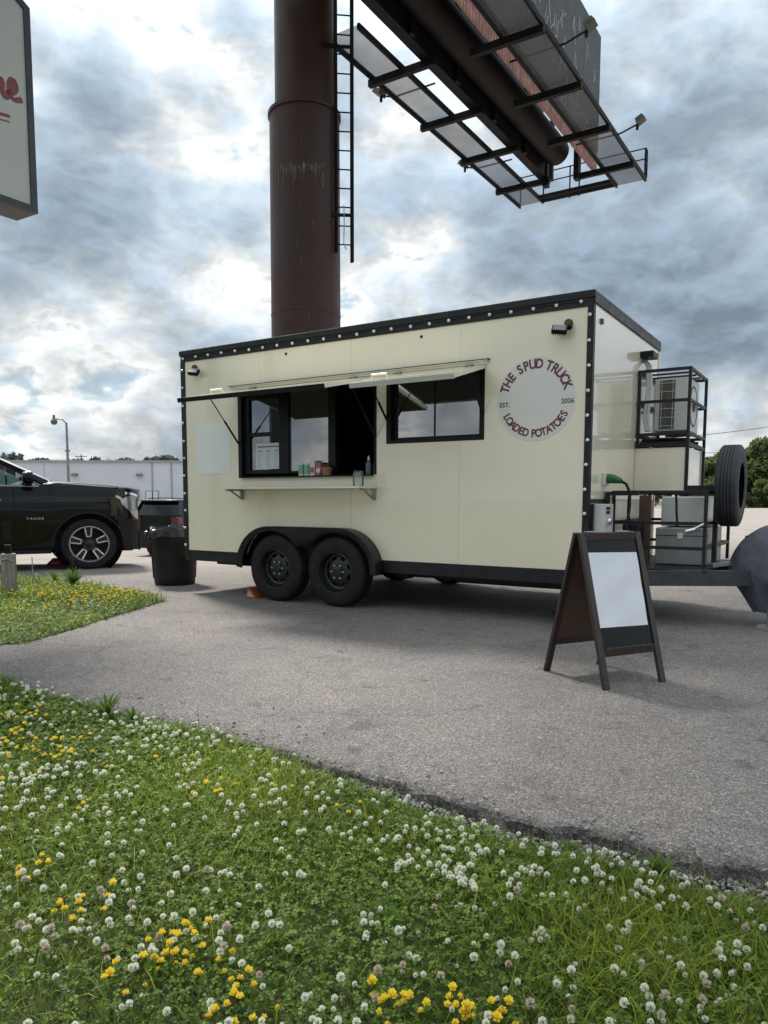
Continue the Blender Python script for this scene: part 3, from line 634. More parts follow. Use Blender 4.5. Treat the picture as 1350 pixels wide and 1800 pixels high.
def fender(ys, yw, flip):
    # outline (x,z) of the tandem fender seen from the side, outer lip at ys, wall at yw
    out = []
    for a in np.linspace(180+4, 90, 14): out.append((1.455+0.468*math.cos(math.radians(a)), 0.385+0.425*math.sin(math.radians(a))))
    for a in np.linspace(90, -4, 14): out.append((2.375+0.455*math.cos(math.radians(a)), 0.385+0.425*math.sin(math.radians(a))))
    inn = []
    for a in np.linspace(180+4, 40, 20): inn.append((1.492+0.432*math.cos(math.radians(a)), 0.370+0.395*math.sin(math.radians(a))))
    for a in np.linspace(140, -4, 20): inn.append((2.338+0.432*math.cos(math.radians(a)), 0.370+0.395*math.sin(math.radians(a))))
    # front plate (skirt) strips between outer and inner, resampled by x
    mb = MB(); n = 60; o = np.array(out); i_ = np.array(inn)
    def res(p, n):
        s = np.concatenate([[0], np.cumsum(np.hypot(*np.diff(p, axis=0).T))]); t = np.linspace(0, s[-1], n); return np.stack([np.interp(t, s, p[:, 0]), np.interp(t, s, p[:, 1])], 1)
    # choose inner by matching x where possible
    oo = res(o, n); ix = np.linspace(i_[0, 0], i_[-1, 0], 400)
    zi = np.maximum(np.where(np.abs(ix-1.492) < 0.432, 0.370+0.395*np.sqrt(np.clip(1-((ix-1.492)/0.432)**2, 0, 1)), 0), np.where(np.abs(ix-2.338) < 0.432, 0.370+0.395*np.sqrt(np.clip(1-((ix-2.338)/0.432)**2, 0, 1)), 0))
    mid = (ix > 1.85) & (ix < 1.98); zi[mid] = np.maximum(zi[mid], 0.615)
    zi[0] = zi[-1] = 0.345
    ii = res(np.stack([ix, np.maximum(zi, 0.345)], 1), n)
    vs = [(x, ys, z) for x, z in oo] + [(x, ys, z) for x, z in ii] + [(x, yw, z) for x, z in oo]
    fs = [(k, k+1, n+k+1, n+k) for k in range(n-1)] + [(k, k+1, 2*n+k+1, 2*n+k) for k in range(n-1)]
    mb.add(vs, fs); ob = mb.build('fender', M['black_trim'], TR, smooth=True, angle=0.5)
    so_ = ob.modifiers.new('sheet', 'SOLIDIFY'); so_.thickness = 0.006; so_.offset = 0
    MB().tube([(x, ys-0.004, z) for x, z in oo], 0.007, 6).build('rolled_edge', M['black_trim'], ob)
MB().prism([(0.992, 0.36)]+[(1.455+0.462*math.cos(a), 0.385+0.421*math.sin(a)) for a in np.linspace(PI, PI/2, 10)]+[(2.375+0.449*math.cos(a), 0.385+0.421*math.sin(a)) for a in np.linspace(PI/2, 0, 10)]+[(2.824, 0.36)], -0.0062, -0.0045).build('wheel_well', M['black_frame'], TR, smooth=False)
fender(-0.155, -0.0065, 1); fender(WD+0.155, WD+0.0045, -1)

def front_gear():
    q = 0.029
    def frame(name, x0, x1, y0, y1, z0, z1, mids, m=M['powder_black']):
        e = q/2+0.001
        for x in (x0, x1):
            for y in (y0, y1): MB().box((x-q/2, y-q/2, z0), (x+q/2, y+q/2, z1)).build('cage_post', m, TR, smooth=False, bevel=0.002)
        for z in [z1-q/2]+mids:
            for y in (y0, y1): MB().box((x0+e, y-q/2+.002, z-q/2), (x1-e, y+q/2-.002, z+q/2)).build('cage_rail', m, TR, smooth=False, bevel=0.002)
            for x in (x0, x1): MB().box((x-q/2+.002, y0+e, z-q/2), (x+q/2-.002, y1-e, z+q/2)).build('cage_rail', m, TR, smooth=False, bevel=0.002)
    frame('upper_cage', 4.905, 5.382, 1.50, 2.40, 1.625, 2.392, [2.077, 1.756, 1.645])
    for x, y in ((5.382, 1.50), (5.382, 2.40)): MB().box((x-q/2, y-q/2, 1.196), (x+q/2, y+q/2, 1.624)).build('cage_post', M['powder_black'], TR, smooth=False)
    for k in range(3): MB().box((4.925, 1.68+k*0.22, 2.358), (5.362, 1.71+k*0.22, 2.374)).build('cage_rail', M['powder_black'], TR, smooth=False)
    for k in range(4): MB().tube([(4.93, 1.56+k*0.2, 1.70), (5.1, 1.60+k*0.2, 1.715), (5.36, 1.55+k*0.21, 1.70)], 0.016, 6).build('hose', M['rubber'], TR)
    bx('drip_tray', (4.926, 1.52, 1.664), (5.362, 2.38, 1.682), M['powder_black'])
    # cream cabinet in the bottom of the upper cage
    cb = bx('gear_cabinet', (4.882, 1.505, 1.20), (5.362, 2.38, 1.622), M['cream'], bevel=0.003); bx('gear_cabinet_end', (5.3625, 1.52, 1.20), (5.372, 2.38, 1.622), M['cream'])
    # split air conditioner
    ac = bx('air_conditioner', (5.01, 1.70, 1.80), (5.335, 2.26, 2.325), M['ac_white'], bevel=0.012)
    g = bx('grille', (5.062, 1.692, 1.822), (5.205, 1.699, 2.305), M['ac_grille'], parent=ac)
    for k in range(6): bx('wire', (5.055, 1.686, 1.85+k*0.085), (5.212, 1.6915, 1.855+k*0.085), M['ac_white'], parent=ac)
    for x in (5.080, 5.187): bx('wire', (x, 1.680, 1.822), (x+0.004, 1.6855, 2.305), M['ac_white'], parent=ac)
    MB().lathe([(0.19, 0.006), (0.21, 0.0)], 28, axis='x', c=(5.336, 1.98, 2.06)).build('fan_guard', M['ac_grille'], ac)
    MB().lathe([(0.001, 0.012), (0.05, 0.01), (0.055, 0.0)], 20, axis='x', c=(5.336, 1.98, 2.06)).build('fan_hub', M['ac_grille'], ac)
    for y in (1.76, 2.16): bx('foot', (5.03, y, 1.775), (5.32, y+0.04, 1.799), M['zinc'], parent=ac)
    # insulated hoses
    for x in (4.99, 5.02): MB().tube([(4.89, 1.72+(x-4.99), 2.53), (x-.06, 1.70, 2.46), (x-.04, 1.66, 2.2), (x-.06, 1.64, 1.95), (x-.03, 1.62, 1.80)], 0.018, 8).build('hose', M['plastic_white'], TR)
    v = bx('wall_light', (L_+0.001, 1.58, 2.535), (L_+0.13, 1.80, 2.595), M['black_frame'], bevel=0.006)
    for y, z in ((0.20, 2.60), (2.18, 2.63)): bx('clearance_lamp', (L_+0.001, y, z), (L_+0.018, y+0.05, z+0.04), M['gold_dark'])
    # lower cage on the tongue
    frame('lower_cage', 4.905, 5.70, 0.70, 2.10, 0.505, 1.19, [0.90, 0.68]); lo = TR
    bx('deck_plate', (4.90, 0.62, 0.478), (5.74, 2.12, 0.494), M['powder_black'], parent=lo)
    tb = bx('tool_box', (5.20, 1.10, 0.50), (5.66, 1.95, 0.845), M['grey_steel'], bevel=0.01); bx('lid_seam', (5.198, 1.097, 0.77), (5.662, 1.0995, 0.776), M['black_frame'], parent=tb); bx('clasp', (5.40, 1.088, 0.745), (5.45, 1.0965, 0.80), M['chrome'], parent=tb); bx('generator_panel', (5.20, 1.30, 0.855), (5.62, 1.98, 1.14), M['white_alu'], bevel=0.012); bx('panel_post', (5.05, 1.05, 0.50), (5.15, 1.12, 1.15), M['board_back'], bevel=0.004)
    bx('battery_box', (4.95, 0.85, 0.50), (5.10, 1.1, 0.88), M['powder_black'], bevel=0.01)
    MB().tube([(5.0, 0.86, 1.14), (5.0, 0.85, 0.98), (5.04, 0.86, 0.80)], 0.012, 8).build('hose', M['rubber'], TR); MB().tube([(5.42, 0.86, 1.15), (5.43, 0.85, 1.0), (5.44, 0.86, 0.86)], 0.010, 8).build('hose', M['rubber'], TR)
    MB().cyl((5.55, 0.675, 0.83), (5.66, 0.675, 0.86), 0.022, 12).cyl((5.63, 0.64, 0.86), (5.70, 0.64, 0.90), 0.012, 10).build('latch', M['chrome'], lo)
    # electric inlet cabinet on the front wall
    e = bx('electric_cabinet', (L_+0.001, 0.10, 0.62), (L_+0.10, 0.42, 1.07), M['ac_white'], bevel=0.004)
    for z in (1.02, 0.985): bx('switch', (L_+0.101, 0.2, z), (L_+0.106, 0.3, z+0.025), M['black_frame'], parent=e)
    MB().lathe([(0.035, 0.0), (0.035, 0.015), (0.02, 0.03), (0.001, 0.03)], 16, axis='x', c=(L_+0.101, 0.25, 0.92)).build('tap', M['chrome'], e)
    bx('cage_post', (L_+0.012, 0.455, 0.5), (L_+0.05, 0.50, 1.175), M['powder_black']); bx('cage_post', (L_+0.012, 0.0505, 0.5), (L_+0.03, 0.085, 1.07), M['powder_black'])
    bx('cage_rail', (L_+0.051, 0.46, 1.145), (L_+0.30, 0.495, 1.178), M['powder_black'])
    # tongue
    for s, nm in ((1, 0), (-1, 1)):
        a = (4.86, 1.21-s*1.09, 0.43); b = (6.52, 1.21-s*0.04, 0.43)
        MB().bar(a, b, 0.06, 0.135).build('tongue_beam', M['tongue_paint'], TR, smooth=False, bevel=0.004)
    MB().bar((6.50, 1.21, 0.43), (6.85, 1.21, 0.46), 0.09, 0.10).build('coupler', M['tongue_paint'], TR, smooth=False, bevel=0.01)
    j = MB(); j.cyl((6.22, 0.93, 0.012), (6.22, 0.93, 0.55), 0.028, 14).box((6.12, 0.83, 0.0), (6.32, 1.03, 0.012)); j.cyl((6.22, 0.93, 0.24), (6.22, 0.93, 0.9), 0.036, 14)
    j.build('tongue_jack', M['zinc'], TR)
    for z in (0.08, 0.12, 0.16): MB().cyl((6.22, 0.895, z), (6.22, 0.905, z), 0.007, 8).build('pin_hole', M['black_frame'], TR)
    # small ratchet box and brace on the tongue
    MB().bar((5.72, 0.95, 0.52), (6.0, 1.15, 0.56), 0.10, 0.03).build('brace', M['zinc'], TR, smooth=False)
    bx('step_post', (5.95, 1.3, 0.50), (5.985, 1.335, 0.78), M['powder_black'])
    # spare wheel carrier
    trailer_wheel('spare_wheel', TR, 5.835, 1.12, 1.235, 0.368, 0.185, 'x', -1, 'rubber_dusty')
    MB().box((5.44, 1.09, 1.18), (5.80, 1.15, 1.24)).build('spare_carrier', M['powder_black'], TR, smooth=False)
    MB().box((5.70, 1.09, 0.50), (5.74, 1.15, 1.179)).build('spare_carrier', M['powder_black'], TR, smooth=False)
    # power inlet on the wall
    bx('power_inlet', (L_+0.001, 0.38, 1.235), (L_+0.03, 0.53, 1.345), M['plastic_white'], bevel=0.004)
front_gear()
def ground_things():
    c = thing('power_cable', 'green power plug with thick black cable in trailer front wall', 'power cable', TW(L_+0.03, 0.455, 0), -YAW)
    MB().tube([(0.0, 0, 1.295), (0.05, -0.005, 1.292), (0.10, -0.01, 1.28), (0.13, -0.012, 1.27)], [0.044, 0.040, 0.030, 0.020], 12).build('plug', M['green_plug'], c)
    MB().tube([(0.12, -0.011, 1.272), (0.17, -0.015, 1.245), (0.205, -0.02, 1.17), (0.21, -0.03, 1.05), (0.19, -0.04, 0.85), (0.17, -0.06, 0.5), (0.19, -0.10, 0.12), (0.22, -0.25, 0.016), (0.10, -0.5, 0.014), (-0.2, -0.55, 0.014), (-0.55, 0.25, 0.014)], 0.013, 8).build('cable', M['rubber'], c)
    # grey fabric cover over the tongue gear: uneven, creased dome
    n, k = 48, 22; mb = MB(); vs = []
    for i in range(k):
        t = i/(k-1)
        for j in range(n):
            a = 2*PI*j/n
            if t < 0.62:
                u = t/0.62; zz = 0.90-0.47*(u**2.0); r = 0.40*math.sin(u*PI/2)**0.85
            else:
                u = (t-0.62)/0.38; zz = 0.43-0.31*u; r = 0.40-0.19*u**0.9
            fold = 0.050*math.sin(5*a+6.0*t)*t + 0.032*math.sin(9*a+1.3-5*t)*t + 0.020*math.sin(3*a+9*t) + 0.018*math.sin(14*a+11*t)*t
            low = 1 if t < 0.5 else max(0.12, 1-1.6*(t-0.5)); r *= 1+fold*1.3*low; zz += (0.028*math.sin(3*a+1)+0.02*math.sin(7*a+6*t))*t*low
            vs.append((r*math.cos(a)*1.05, r*math.sin(a)*0.82, zz))
    fs = [(i*n+j, i*n+(j+1)%n, (i+1)*n+(j+1)%n, (i+1)*n+j) for i in range(k-1) for j in range(n)]
    cv = MB().add(vs, fs).build('tongue_cover', M['tarp'], None, loc=TW(6.285, 1.10, 0), rot=(0, 0, -YAW), angle=1.4)
    tag(cv, 'grey fabric cover draped over the trailer hitch', 'cover')
    cv.modifiers.new('sub', 'SUBSURF').levels = 1; cv.modifiers['sub'].render_levels = 1
    # wheel chock
    ck = thing('wheel_chock', 'orange wheel chock wedged against the rear trailer wheel', 'wheel chock', TW(1.12, -0.02, 0), -YAW)
    MB().prism([(-0.075, 0), (0.085, 0), (0.07, 0.03), (0.0, 0.10), (-0.035, 0.115), (-0.05, 0.105)], -0.075, 0.075).build('wedge', M['orange'], ck, smooth=False, bevel=0.004)
    MB().prism([(-0.05, 0.018), (0.055, 0.018), (-0.02, 0.088)], -0.0775, -0.0755).build('side_panel', M['chock_face'], ck, smooth=False)
    # trash can with liner
    t = thing('trash_can', 'black round trash can with bag liner at the trailer corner', 'trash can', (-2.735, 9.66, 0))
    prof = [(0.001, 0.0), (0.245, 0.0), (0.255, 0.015), (0.262, 0.10), (0.285, 0.55), (0.290, 0.56), (0.296, 0.66), (0.308, 0.665), (0.312, 0.71), (0.300, 0.715), (0.288, 0.70), (0.26, 0.12), (0.001, 0.1)]
    MB().lathe(prof, 40).build('bin_body', M['bin_black'], t)
    for s in range(4):
        a = s*PI/2+0.35; c_, s_ = math.cos(a), math.sin(a)
        MB().bar((0.262*c_, 0.262*s_, 0.08), (0.288*c_, 0.288*s_, 0.55), 0.03, 0.014).build('rib', M['bin_black'], t, smooth=False, bevel=0.004)
    n = 56; vs = []
    prof = [(0.27, 0.60), (0.285, 0.69), (0.300, 0.735), (0.318, 0.74), (0.326, 0.71), (0.330, 0.66), (0.335, 0.62)]
    for i, (r, z) in enumerate(prof):
        for j in range(n):
            a = 2*PI*j/n; f = 0.010*math.sin(9*a+i*.7)+0.007*math.sin(17*a-i)+0.006*math.sin(23*a+2)
            vs.append(((r+f)*math.cos(a), (r+f)*math.sin(a), z+(0.020*math.sin(4*a+1)+0.014*math.sin(7*a+i*0.3))*(1 if i > 2 else 0.4)))
    MB().add(vs, [(i*n+j, i*n+(j+1)%n, (i+1)*n+(j+1)%n, (i+1)*n+j) for i in range(len(prof)-1) for j in range(n)]).build('bag_liner', M['bag_black'], t, angle=1.5)
    MB().lathe([(0.03, 0), (0.045, 0.02), (0.03, 0.05), (0.01, 0.06)], 10, c=(-0.33, -0.06, 0.64)).build('bag_knot', M['bag_black'], t)
ground_things()

def counter_items():
    def on(x, y, z): return TW(x, y, z)
    for i, (x, lab) in enumerate(((1.775, 'left green tin on the hatch counter'), (1.852, 'right green tin on the hatch counter'))):
        t = thing('tin_can', lab, 'tin', on(x, 0.022, 1.3537), -YAW)
        MB().lathe([(0.001, 0), (0.034, 0), (0.034, 0.135), (0.001, 0.135)], 18).build('can', M['tin_white'], t); MB().lathe([(0.0348, 0.02), (0.0348, 0.115)], 18).build('paper_band', M['tin_green'], t)
    for x, c, h, lab in ((1.935, 'tin_white', 0.16, 'tall white carton beside the tins on the counter'), (2.015, 'pack_pink', 0.14, 'pink packet on the counter beside white carton')):
        t = thing('carton', lab, 'carton', on(x, 0.022, 1.3537), -YAW)
        MB().box((-0.032, -0.025, 0), (0.032, 0.025, h)).build('box', M[c], t, smooth=False, bevel=0.003); MB().box((-0.026, -0.0262, 0.03), (0.026, -0.0252, h*0.55)).build('print_band', M['pack_pink' if c == 'tin_white' else 'tin_white'], t, smooth=False)
    t = thing('basket', 'small brown wicker basket on the hatch counter', 'basket', on(2.125, 0.0, 1.3537), -YAW)
    MB().lathe([(0.001, 0), (0.045, 0), (0.062, 0.08), (0.066, 0.085), (0.058, 0.085), (0.04, 0.01)], 18).build('weave', M['basket'], t)
    MB().lathe([(0.001, 0.12), (0.03, 0.11), (0.05, 0.08)], 12).build('contents', M['board_back'], t)
    t = thing('bottle', 'dark squeeze bottle at the right end of the counter', 'bottle', on(2.63, 0.03, 1.3537), -YAW)
    MB().lathe([(0.001, 0), (0.03, 0), (0.032, 0.02), (0.032, 0.11), (0.018, 0.14), (0.012, 0.145)], 16).build('body', M['bottle_blue'], t); MB().lathe([(0.013, 0.14), (0.012, 0.165), (0.004, 0.19), (0.001, 0.19)], 12).build('cap', M['tin_white'], t)
    t = thing('plastic_cup', 'clear plastic jar standing on the outside shelf', 'cup', on(2.66, -0.20, 1.2335), -YAW)
    MB().lathe([(0.001, 0.002), (0.048, 0.002), (0.052, 0.01), (0.055, 0.12), (0.05, 0.128), (0.050, 0.14)], 22).build('jar', M['clear_plastic'], t); MB().lathe([(0.052, 0.128), (0.053, 0.15), (0.001, 0.152)], 22).build('lid', M['clear_plastic'], t)
    # paper menu taped to the lower left light
    m = thing('menu_sheet', 'white printed menu sheet taped inside the left window', 'menu', on(1.282, 0.060, 1.58), -YAW)
    MB().box((-0.184, -0.0015, -0.142), (0.184, 0.0, 0.142)).build('sheet', M['paper'], m, smooth=False)
    mb = MB(); mb.box((-0.16, -0.003, 0.095), (0.16, -0.0018, 0.112)).build('heading', M['ink_faint'], m, smooth=False)
    mb = MB(); random.seed(3)
    for cx in (-0.125, 0.0, 0.115):
        mb.box((cx-0.028, -0.003, 0.052), (cx+0.028, -0.0018, 0.062))
        for k in range(9):
            w = random.uniform(0.02, 0.05); mb.box((cx-0.03, -0.003, 0.03-k*0.018), (cx-0.03+w, -0.0018, 0.034-k*0.018))
    mb.build('small_print', M['ink_faint'], m, smooth=False, kind='stuff')
    p = thing('leaflet', 'blue leaflet standing behind the glass left of the menu', 'leaflet', on(1.045, 0.0855, 1.56), -YAW)
    MB().box((-0.028, -0.001, -0.11), (0.05, 0.001, 0.11)).build('sheet', M['pamphlet_blue'], p, smooth=False); MB().box((-0.026, -0.0025, -0.10), (0.048, -0.0012, -0.03)).build('print_band', M['paper'], p, smooth=False)
counter_items()

# ------------------------------------------------------------------ A-frame sign board
def a_frame():
    r = thing('sidewalk_sign', 'dark wooden folding sign board with white poster on the asphalt', 'sign board', (1.379, 4.594, 0), math.radians(26.5))
    H, hw, sp = 0.905, 0.245, 0.272; lw = 0.042
    for s in (-1, 1):
        def P(u, v, t=0.0):  # u across -1..1, v down 0..1, t outwards
            y = s*(0.018+(sp-0.018)*v); nrm = Vector((0, s*H, sp-0.018)).normalized(); p = Vector((u*hw, y, H*(1-v))) + nrm*t; return p
        for u in (-1, 1):
            uu = u*(1-lw/2/hw); MB().bar(P(uu, 0.0), P(uu, 1.0), lw, 0.024, up=(1, 0, 0) if False else (0, s, 0)).build('leg', M['wood_dark'], r, smooth=False, bevel=0.002)
        uw = 1-lw/hw-0.004
        for v in (0.025, 0.775): MB().bar(P(-uw, v), P(uw, v), 0.020, 0.045).build('crossrail', M['wood_dark'], r, smooth=False, bevel=0.002)
        # board with thickness
        a = [P(-uw, 0.052, 0.003), P(uw, 0.052, 0.003), P(uw, 0.748, 0.003), P(-uw, 0.748, 0.003)]; b = [P(-uw, 0.052, -0.004), P(uw, 0.052, -0.004), P(uw, 0.748, -0.004), P(-uw, 0.748, -0.004)]
        mb = MB(); mb.add(a+b, [(0,1,2,3),(4,7,6,5),(0,4,5,1),(1,5,6,2),(2,6,7,3),(3,7,4,0)]); mb.m = [0, 1, 1, 1, 1, 1]
        mb.build('board', [M['chalkboard'], M['board_back']], r, smooth=False)
        if s == -1:
            n = 14; vs = []
            for i in range(n+1):
                for j in range(n+1):
                    u = -0.83+1.60*j/n - 0.03*(i/n) ; v = 0.135+0.485*i/n + 0.008*(j/n-0.5); vs.append(P(u, v, 0.0085+0.0016*math.sin(i*.9+j*.4)+0.0012*math.sin(j*1.3)))
            MB().add(vs, [(i*(n+1)+j, i*(n+1)+j+1, (i+1)*(n+1)+j+1, (i+1)*(n+1)+j) for i in range(n) for j in range(n)]).build('poster', M['paper'], r, angle=1.0)
    MB().box((-0.16, -0.03, H+0.003), (-0.10, 0.03, H+0.008)).build('hinge', M['zinc'], r, smooth=False); MB().box((0.10, -0.03, H+0.003), (0.16, 0.03, H+0.008)).build('hinge', M['zinc'], r, smooth=False)
a_frame()

# ------------------------------------------------------------------ billboard
def billboard():
    B = thing('billboard', 'tall brown steel billboard on a thick pole with catwalks and ladder', 'billboard', O, -YAW)
    px, py = -1.285, 3.998; Z = 9.0
    p1 = MB().lathe([(0.60, -0.7), (0.587, 4.0), (0.580, 7.42)], 56, c=(px, py, 0)).build('pole', M['steel_brown'], B)
    MB().lathe([(0.581, 7.38), (0.605, 7.385), (0.605, 7.44), (0.50, 7.46)], 56, c=(px, py, 0)).build('collar', M['steel_brown'], p1)
    MB().lathe([(0.487, 7.44), (0.482, 9.9), (0.001, 9.9)], 48, c=(px, py, 0)).build('upper_pole', M['steel_brown'], B)
    MB().lathe([(0.5895, 4.18), (0.592, 4.20), (0.5895, 4.22)], 56, c=(px, py, 0)).build('weld_seam', M['steel_brown'], p1)
    # scuffed paint patch with runs on the pole, facing the lot
    mb = MB(); random.seed(5); a0 = math.atan2(-6.26-py, 6.8-px)
    for k in range(70):
        a = a0 + random.uniform(-0.95, 0.55); z = 6.42+random.gauss(0, 0.05); ln = abs(random.gauss(0.10, 0.08)); w = random.uniform(0.006, 0.02); r = 0.5845+k*0.00003
        vs = [(px+r*math.cos(a+s), py+r*math.sin(a+s), zz) for s, zz in ((-w, z), (w, z+0.01), (w*0.6, z-ln), (-w*0.4, z-ln*0.9))]; mb.add(vs, [(0, 1, 2, 3)])
    for k in range(16):
        a = a0+random.uniform(-0.9, 0.9); z = random.uniform(4.1, 7.2); ln = random.uniform(0.05, 0.22); r = 0.590; w = 0.006
        mb.add([(px+r*math.cos(a+s), py+r*math.sin(a+s), zz) for s, zz in ((-w, z), (w, z), (w*0.6, z-ln), (-w*0.5, z-ln))], [(0, 1, 2, 3)])
    mb.build('paint_scuff', M['scuff'], p1, smooth=False)
    # ladder
    lx, ly = px+0.80, py+0.10
    for dx, dy, z0 in ((-0.17, -0.09, 5.15), (0.035, 0.075, 5.0)): lo = MB().box((lx+dx-0.03, ly+dy-0.012, z0), (lx+dx+0.03, ly+dy+0.012, 9.9)).build('ladder_rail', M['steel_black'], B, smooth=False)
    for k in range(16): MB().cyl((lx-0.17, ly-0.09, 5.28+k*0.295), (lx+0.035, ly+0.075, 5.28+k*0.295), 0.011, 6).build('rung', M['steel_black'], lo)
    for z in (5.75, 8.35):
        for e in ((-0.17, -0.09), (0.035, 0.075)): MB().bar((px+0.50, py+e[1]*0.5-0.10, z), (lx+e[0], ly+e[1], z), 0.02, 0.05).build('standoff', M['steel_black'], lo, smooth=False)
    MB().tube([(lx-0.06, ly-0.02, 5.9), (lx-0.055, ly-0.02, 5.6), (lx-0.065, ly-0.02, 5.3), (lx-0.03, ly, 5.2)], 0.008, 6).build('chain', M['steel'], lo)
    # torsion tube and arm
    tube = MB(); tube.cyl((0.20, 0.5, 9.50), (0.20, 11.95, 9.50), 0.30, 40); tube.build('torsion_tube', M['steel_dark'], B)
    MB().cyl((px, py, 9.50), (0.27, py, 9.50), 0.30, 32).build('pole_arm', M['steel_brown'], B)
    # left display: face outward, back towards the lot
    yA, yB = -4.0, 12.3
    bx('left_face', (-0.36, yA, 9.10), (-0.30, yB, 12.6), M['panel_grey'], parent=B)
    bx('lower_stringer', (-0.298, yA, 9.02), (-0.10, yB, 9.94), M['steel_black'], parent=B)
    for k in range(8): bx('upright', (-0.099, 0.2+k*1.72, 9.03), (-0.03, 0.34+k*1.72, 12.5), M['steel_black'], parent=B)
    n = int(13.6/0.12)
    for k in range(n):
        y = 12.55-k*0.12; MB().prism([(0.985, y), (0.985, y-0.118), (1.010, y-0.095), (1.010, y-0.03)], 8.99, 9.50, 'xy').build('corrugated_sheet', M['corrugated_red'], B, smooth=False)
    # right display
    yR = 12.25
    for k in range(9):
        bx('face_panel', (1.06, yR-1.22*(k+1)+0.004, 9.40), (1.11, yR-1.22*k-0.004, 12.0), M['panel_grey'], parent=B)
    MB().box((0.9, yR-11, 9.5), (1.0, yR, 9.62)).box((0.9, yR-11, 11.2), (1.0, yR, 11.32)).build('right_stringer', M['steel_black'], B, smooth=False)
    # chalky script strokes left on the right display
    random.seed(12); mb = MB()
    for k in range(26):
        y = 12.0-abs(random.gauss(0, 2.6)); z = random.uniform(9.6, 11.4)
        pts = [(1.1125, y, z)]
        for s in range(random.randint(5, 10)):
            y += random.uniform(-0.20, 0.10); z += random.uniform(-0.30, 0.26); pts.append((1.1125, y, min(max(z, 9.42), 11.9)))
        MB().tube(pts, 0.011, 4).build('script_stroke', M['chalk_mark'], B, smooth=False)
    # catwalks
    def walk(x0, x1, y0, y1, inner_gap):
        g = bx('catwalk_grating', (x0+0.03, y0, Z+0.055), (x1-0.03, y1, Z+0.065), M['grating'], parent=B)
        for x in (x0, x1): MB().box((x-0.025, y0, Z+0.0), (x+0.025, y1, Z+0.095)).build('stringer', M['steel_black'], g, smooth=False)
    walk(-1.37, -0.72, 4.75, 13.50, 0); walk(1.22, 1.93, -3.0, 13.55, 0); walk(-1.37, -0.72, -3.0, 3.3, 0)
    for y in (6.15, 8.14, 10.04, 12.03): MB().box((-1.42, y-0.05, Z-0.13), (0.0, y+0.05, Z-0.004)).build('outrigger', M['steel_black'], B, smooth=False)
    for y in (4.3, 6.30, 8.30, 10.22, 12.22): MB().box((0.62, y-0.05, Z-0.13), (1.98, y+0.05, Z-0.004)).build('outrigger', M['steel_black'], B, smooth=False)
    for x in (-0.12, 0.66): MB().box((x-0.06, 12.0, 8.82), (x+0.06, 12.20, 9.5)).build('hanger', M['steel_black'], B, smooth=False)
    # safety cable along the inner gap
    MB().tube([(-0.48, 4.7, 9.25), (-0.47, 8, 9.24), (-0.48, 12.2, 9.25)], 0.012, 5).build('safety_cable', M['steel_black'], B)
    # end platform with rails
    MB().box((-0.69, 13.40, Z+0.0), (1.19, 13.46, Z+0.09)).box((-0.69, 13.14, Z), (1.19, 13.20, Z+0.09)).build('end_platform', M['steel_black'], B, smooth=False)
    rl = MB().tube([(-1.37, 13.52, Z+0.55), (0.3, 13.52, Z+0.55), (1.93, 13.55, Z+0.55)], 0.016, 6).tube([(-1.37, 13.52, Z+0.80), (0.3, 13.52, Z+0.80), (1.93, 13.55, Z+0.80)], 0.016, 6).build('handrail', M['steel_black'], B)
    for x in (-1.37, -0.72, 0.25, 0.0): MB().bar((x, 13.52, Z), (x, 13.52, Z+0.82), 0.03, 0.03).build('rail_post', M['steel_black'], rl, smooth=False)
    MB().box((1.92, 13.40, Z+0.096), (1.96, 13.44, Z+0.75)).box((1.92, 13.54, Z+0.096), (1.96, 13.58, Z+0.75)).box((1.92, 13.441, Z+0.70), (1.96, 13.539, Z+0.75)).box((1.92, 13.441, Z+0.38), (1.96, 13.539, Z+0.42)).build('gate_frame', M['steel_black'], B, smooth=False)
    # display lamps on arms
    for x0, x1, y, s in ((-0.5, -1.72, 7.05, -1), (-0.5, -1.72, 10.85, -1), (0.9, 2.42, 7.17, 1), (0.9, 2.36, 10.95, 1)):
        arm = MB().tube([(x0, y, Z+0.10), (x0+(x1-x0)*0.75, y, Z+0.10), (x1, y, Z+0.20)], 0.018, 6).build('lamp_arm', M['steel_black'], B)
        hd = MB(); hd.prism([(-0.10, -0.04), (0.10, -0.04), (0.08, 0.06), (-0.08, 0.06)], -0.12, 0.12); hd.build('lamp_head', M['lamp_grey'], arm, smooth=False, bevel=0.01, loc=(x1+0.06*s, y, Z+0.27), rot=(0, -0.5*s, 0))
        MB().cyl((x1, y-0.02, Z+0.18), (x1, y-0.02, Z+0.08), 0.03, 8).build('junction_box', M['steel_black'], arm)
billboard()

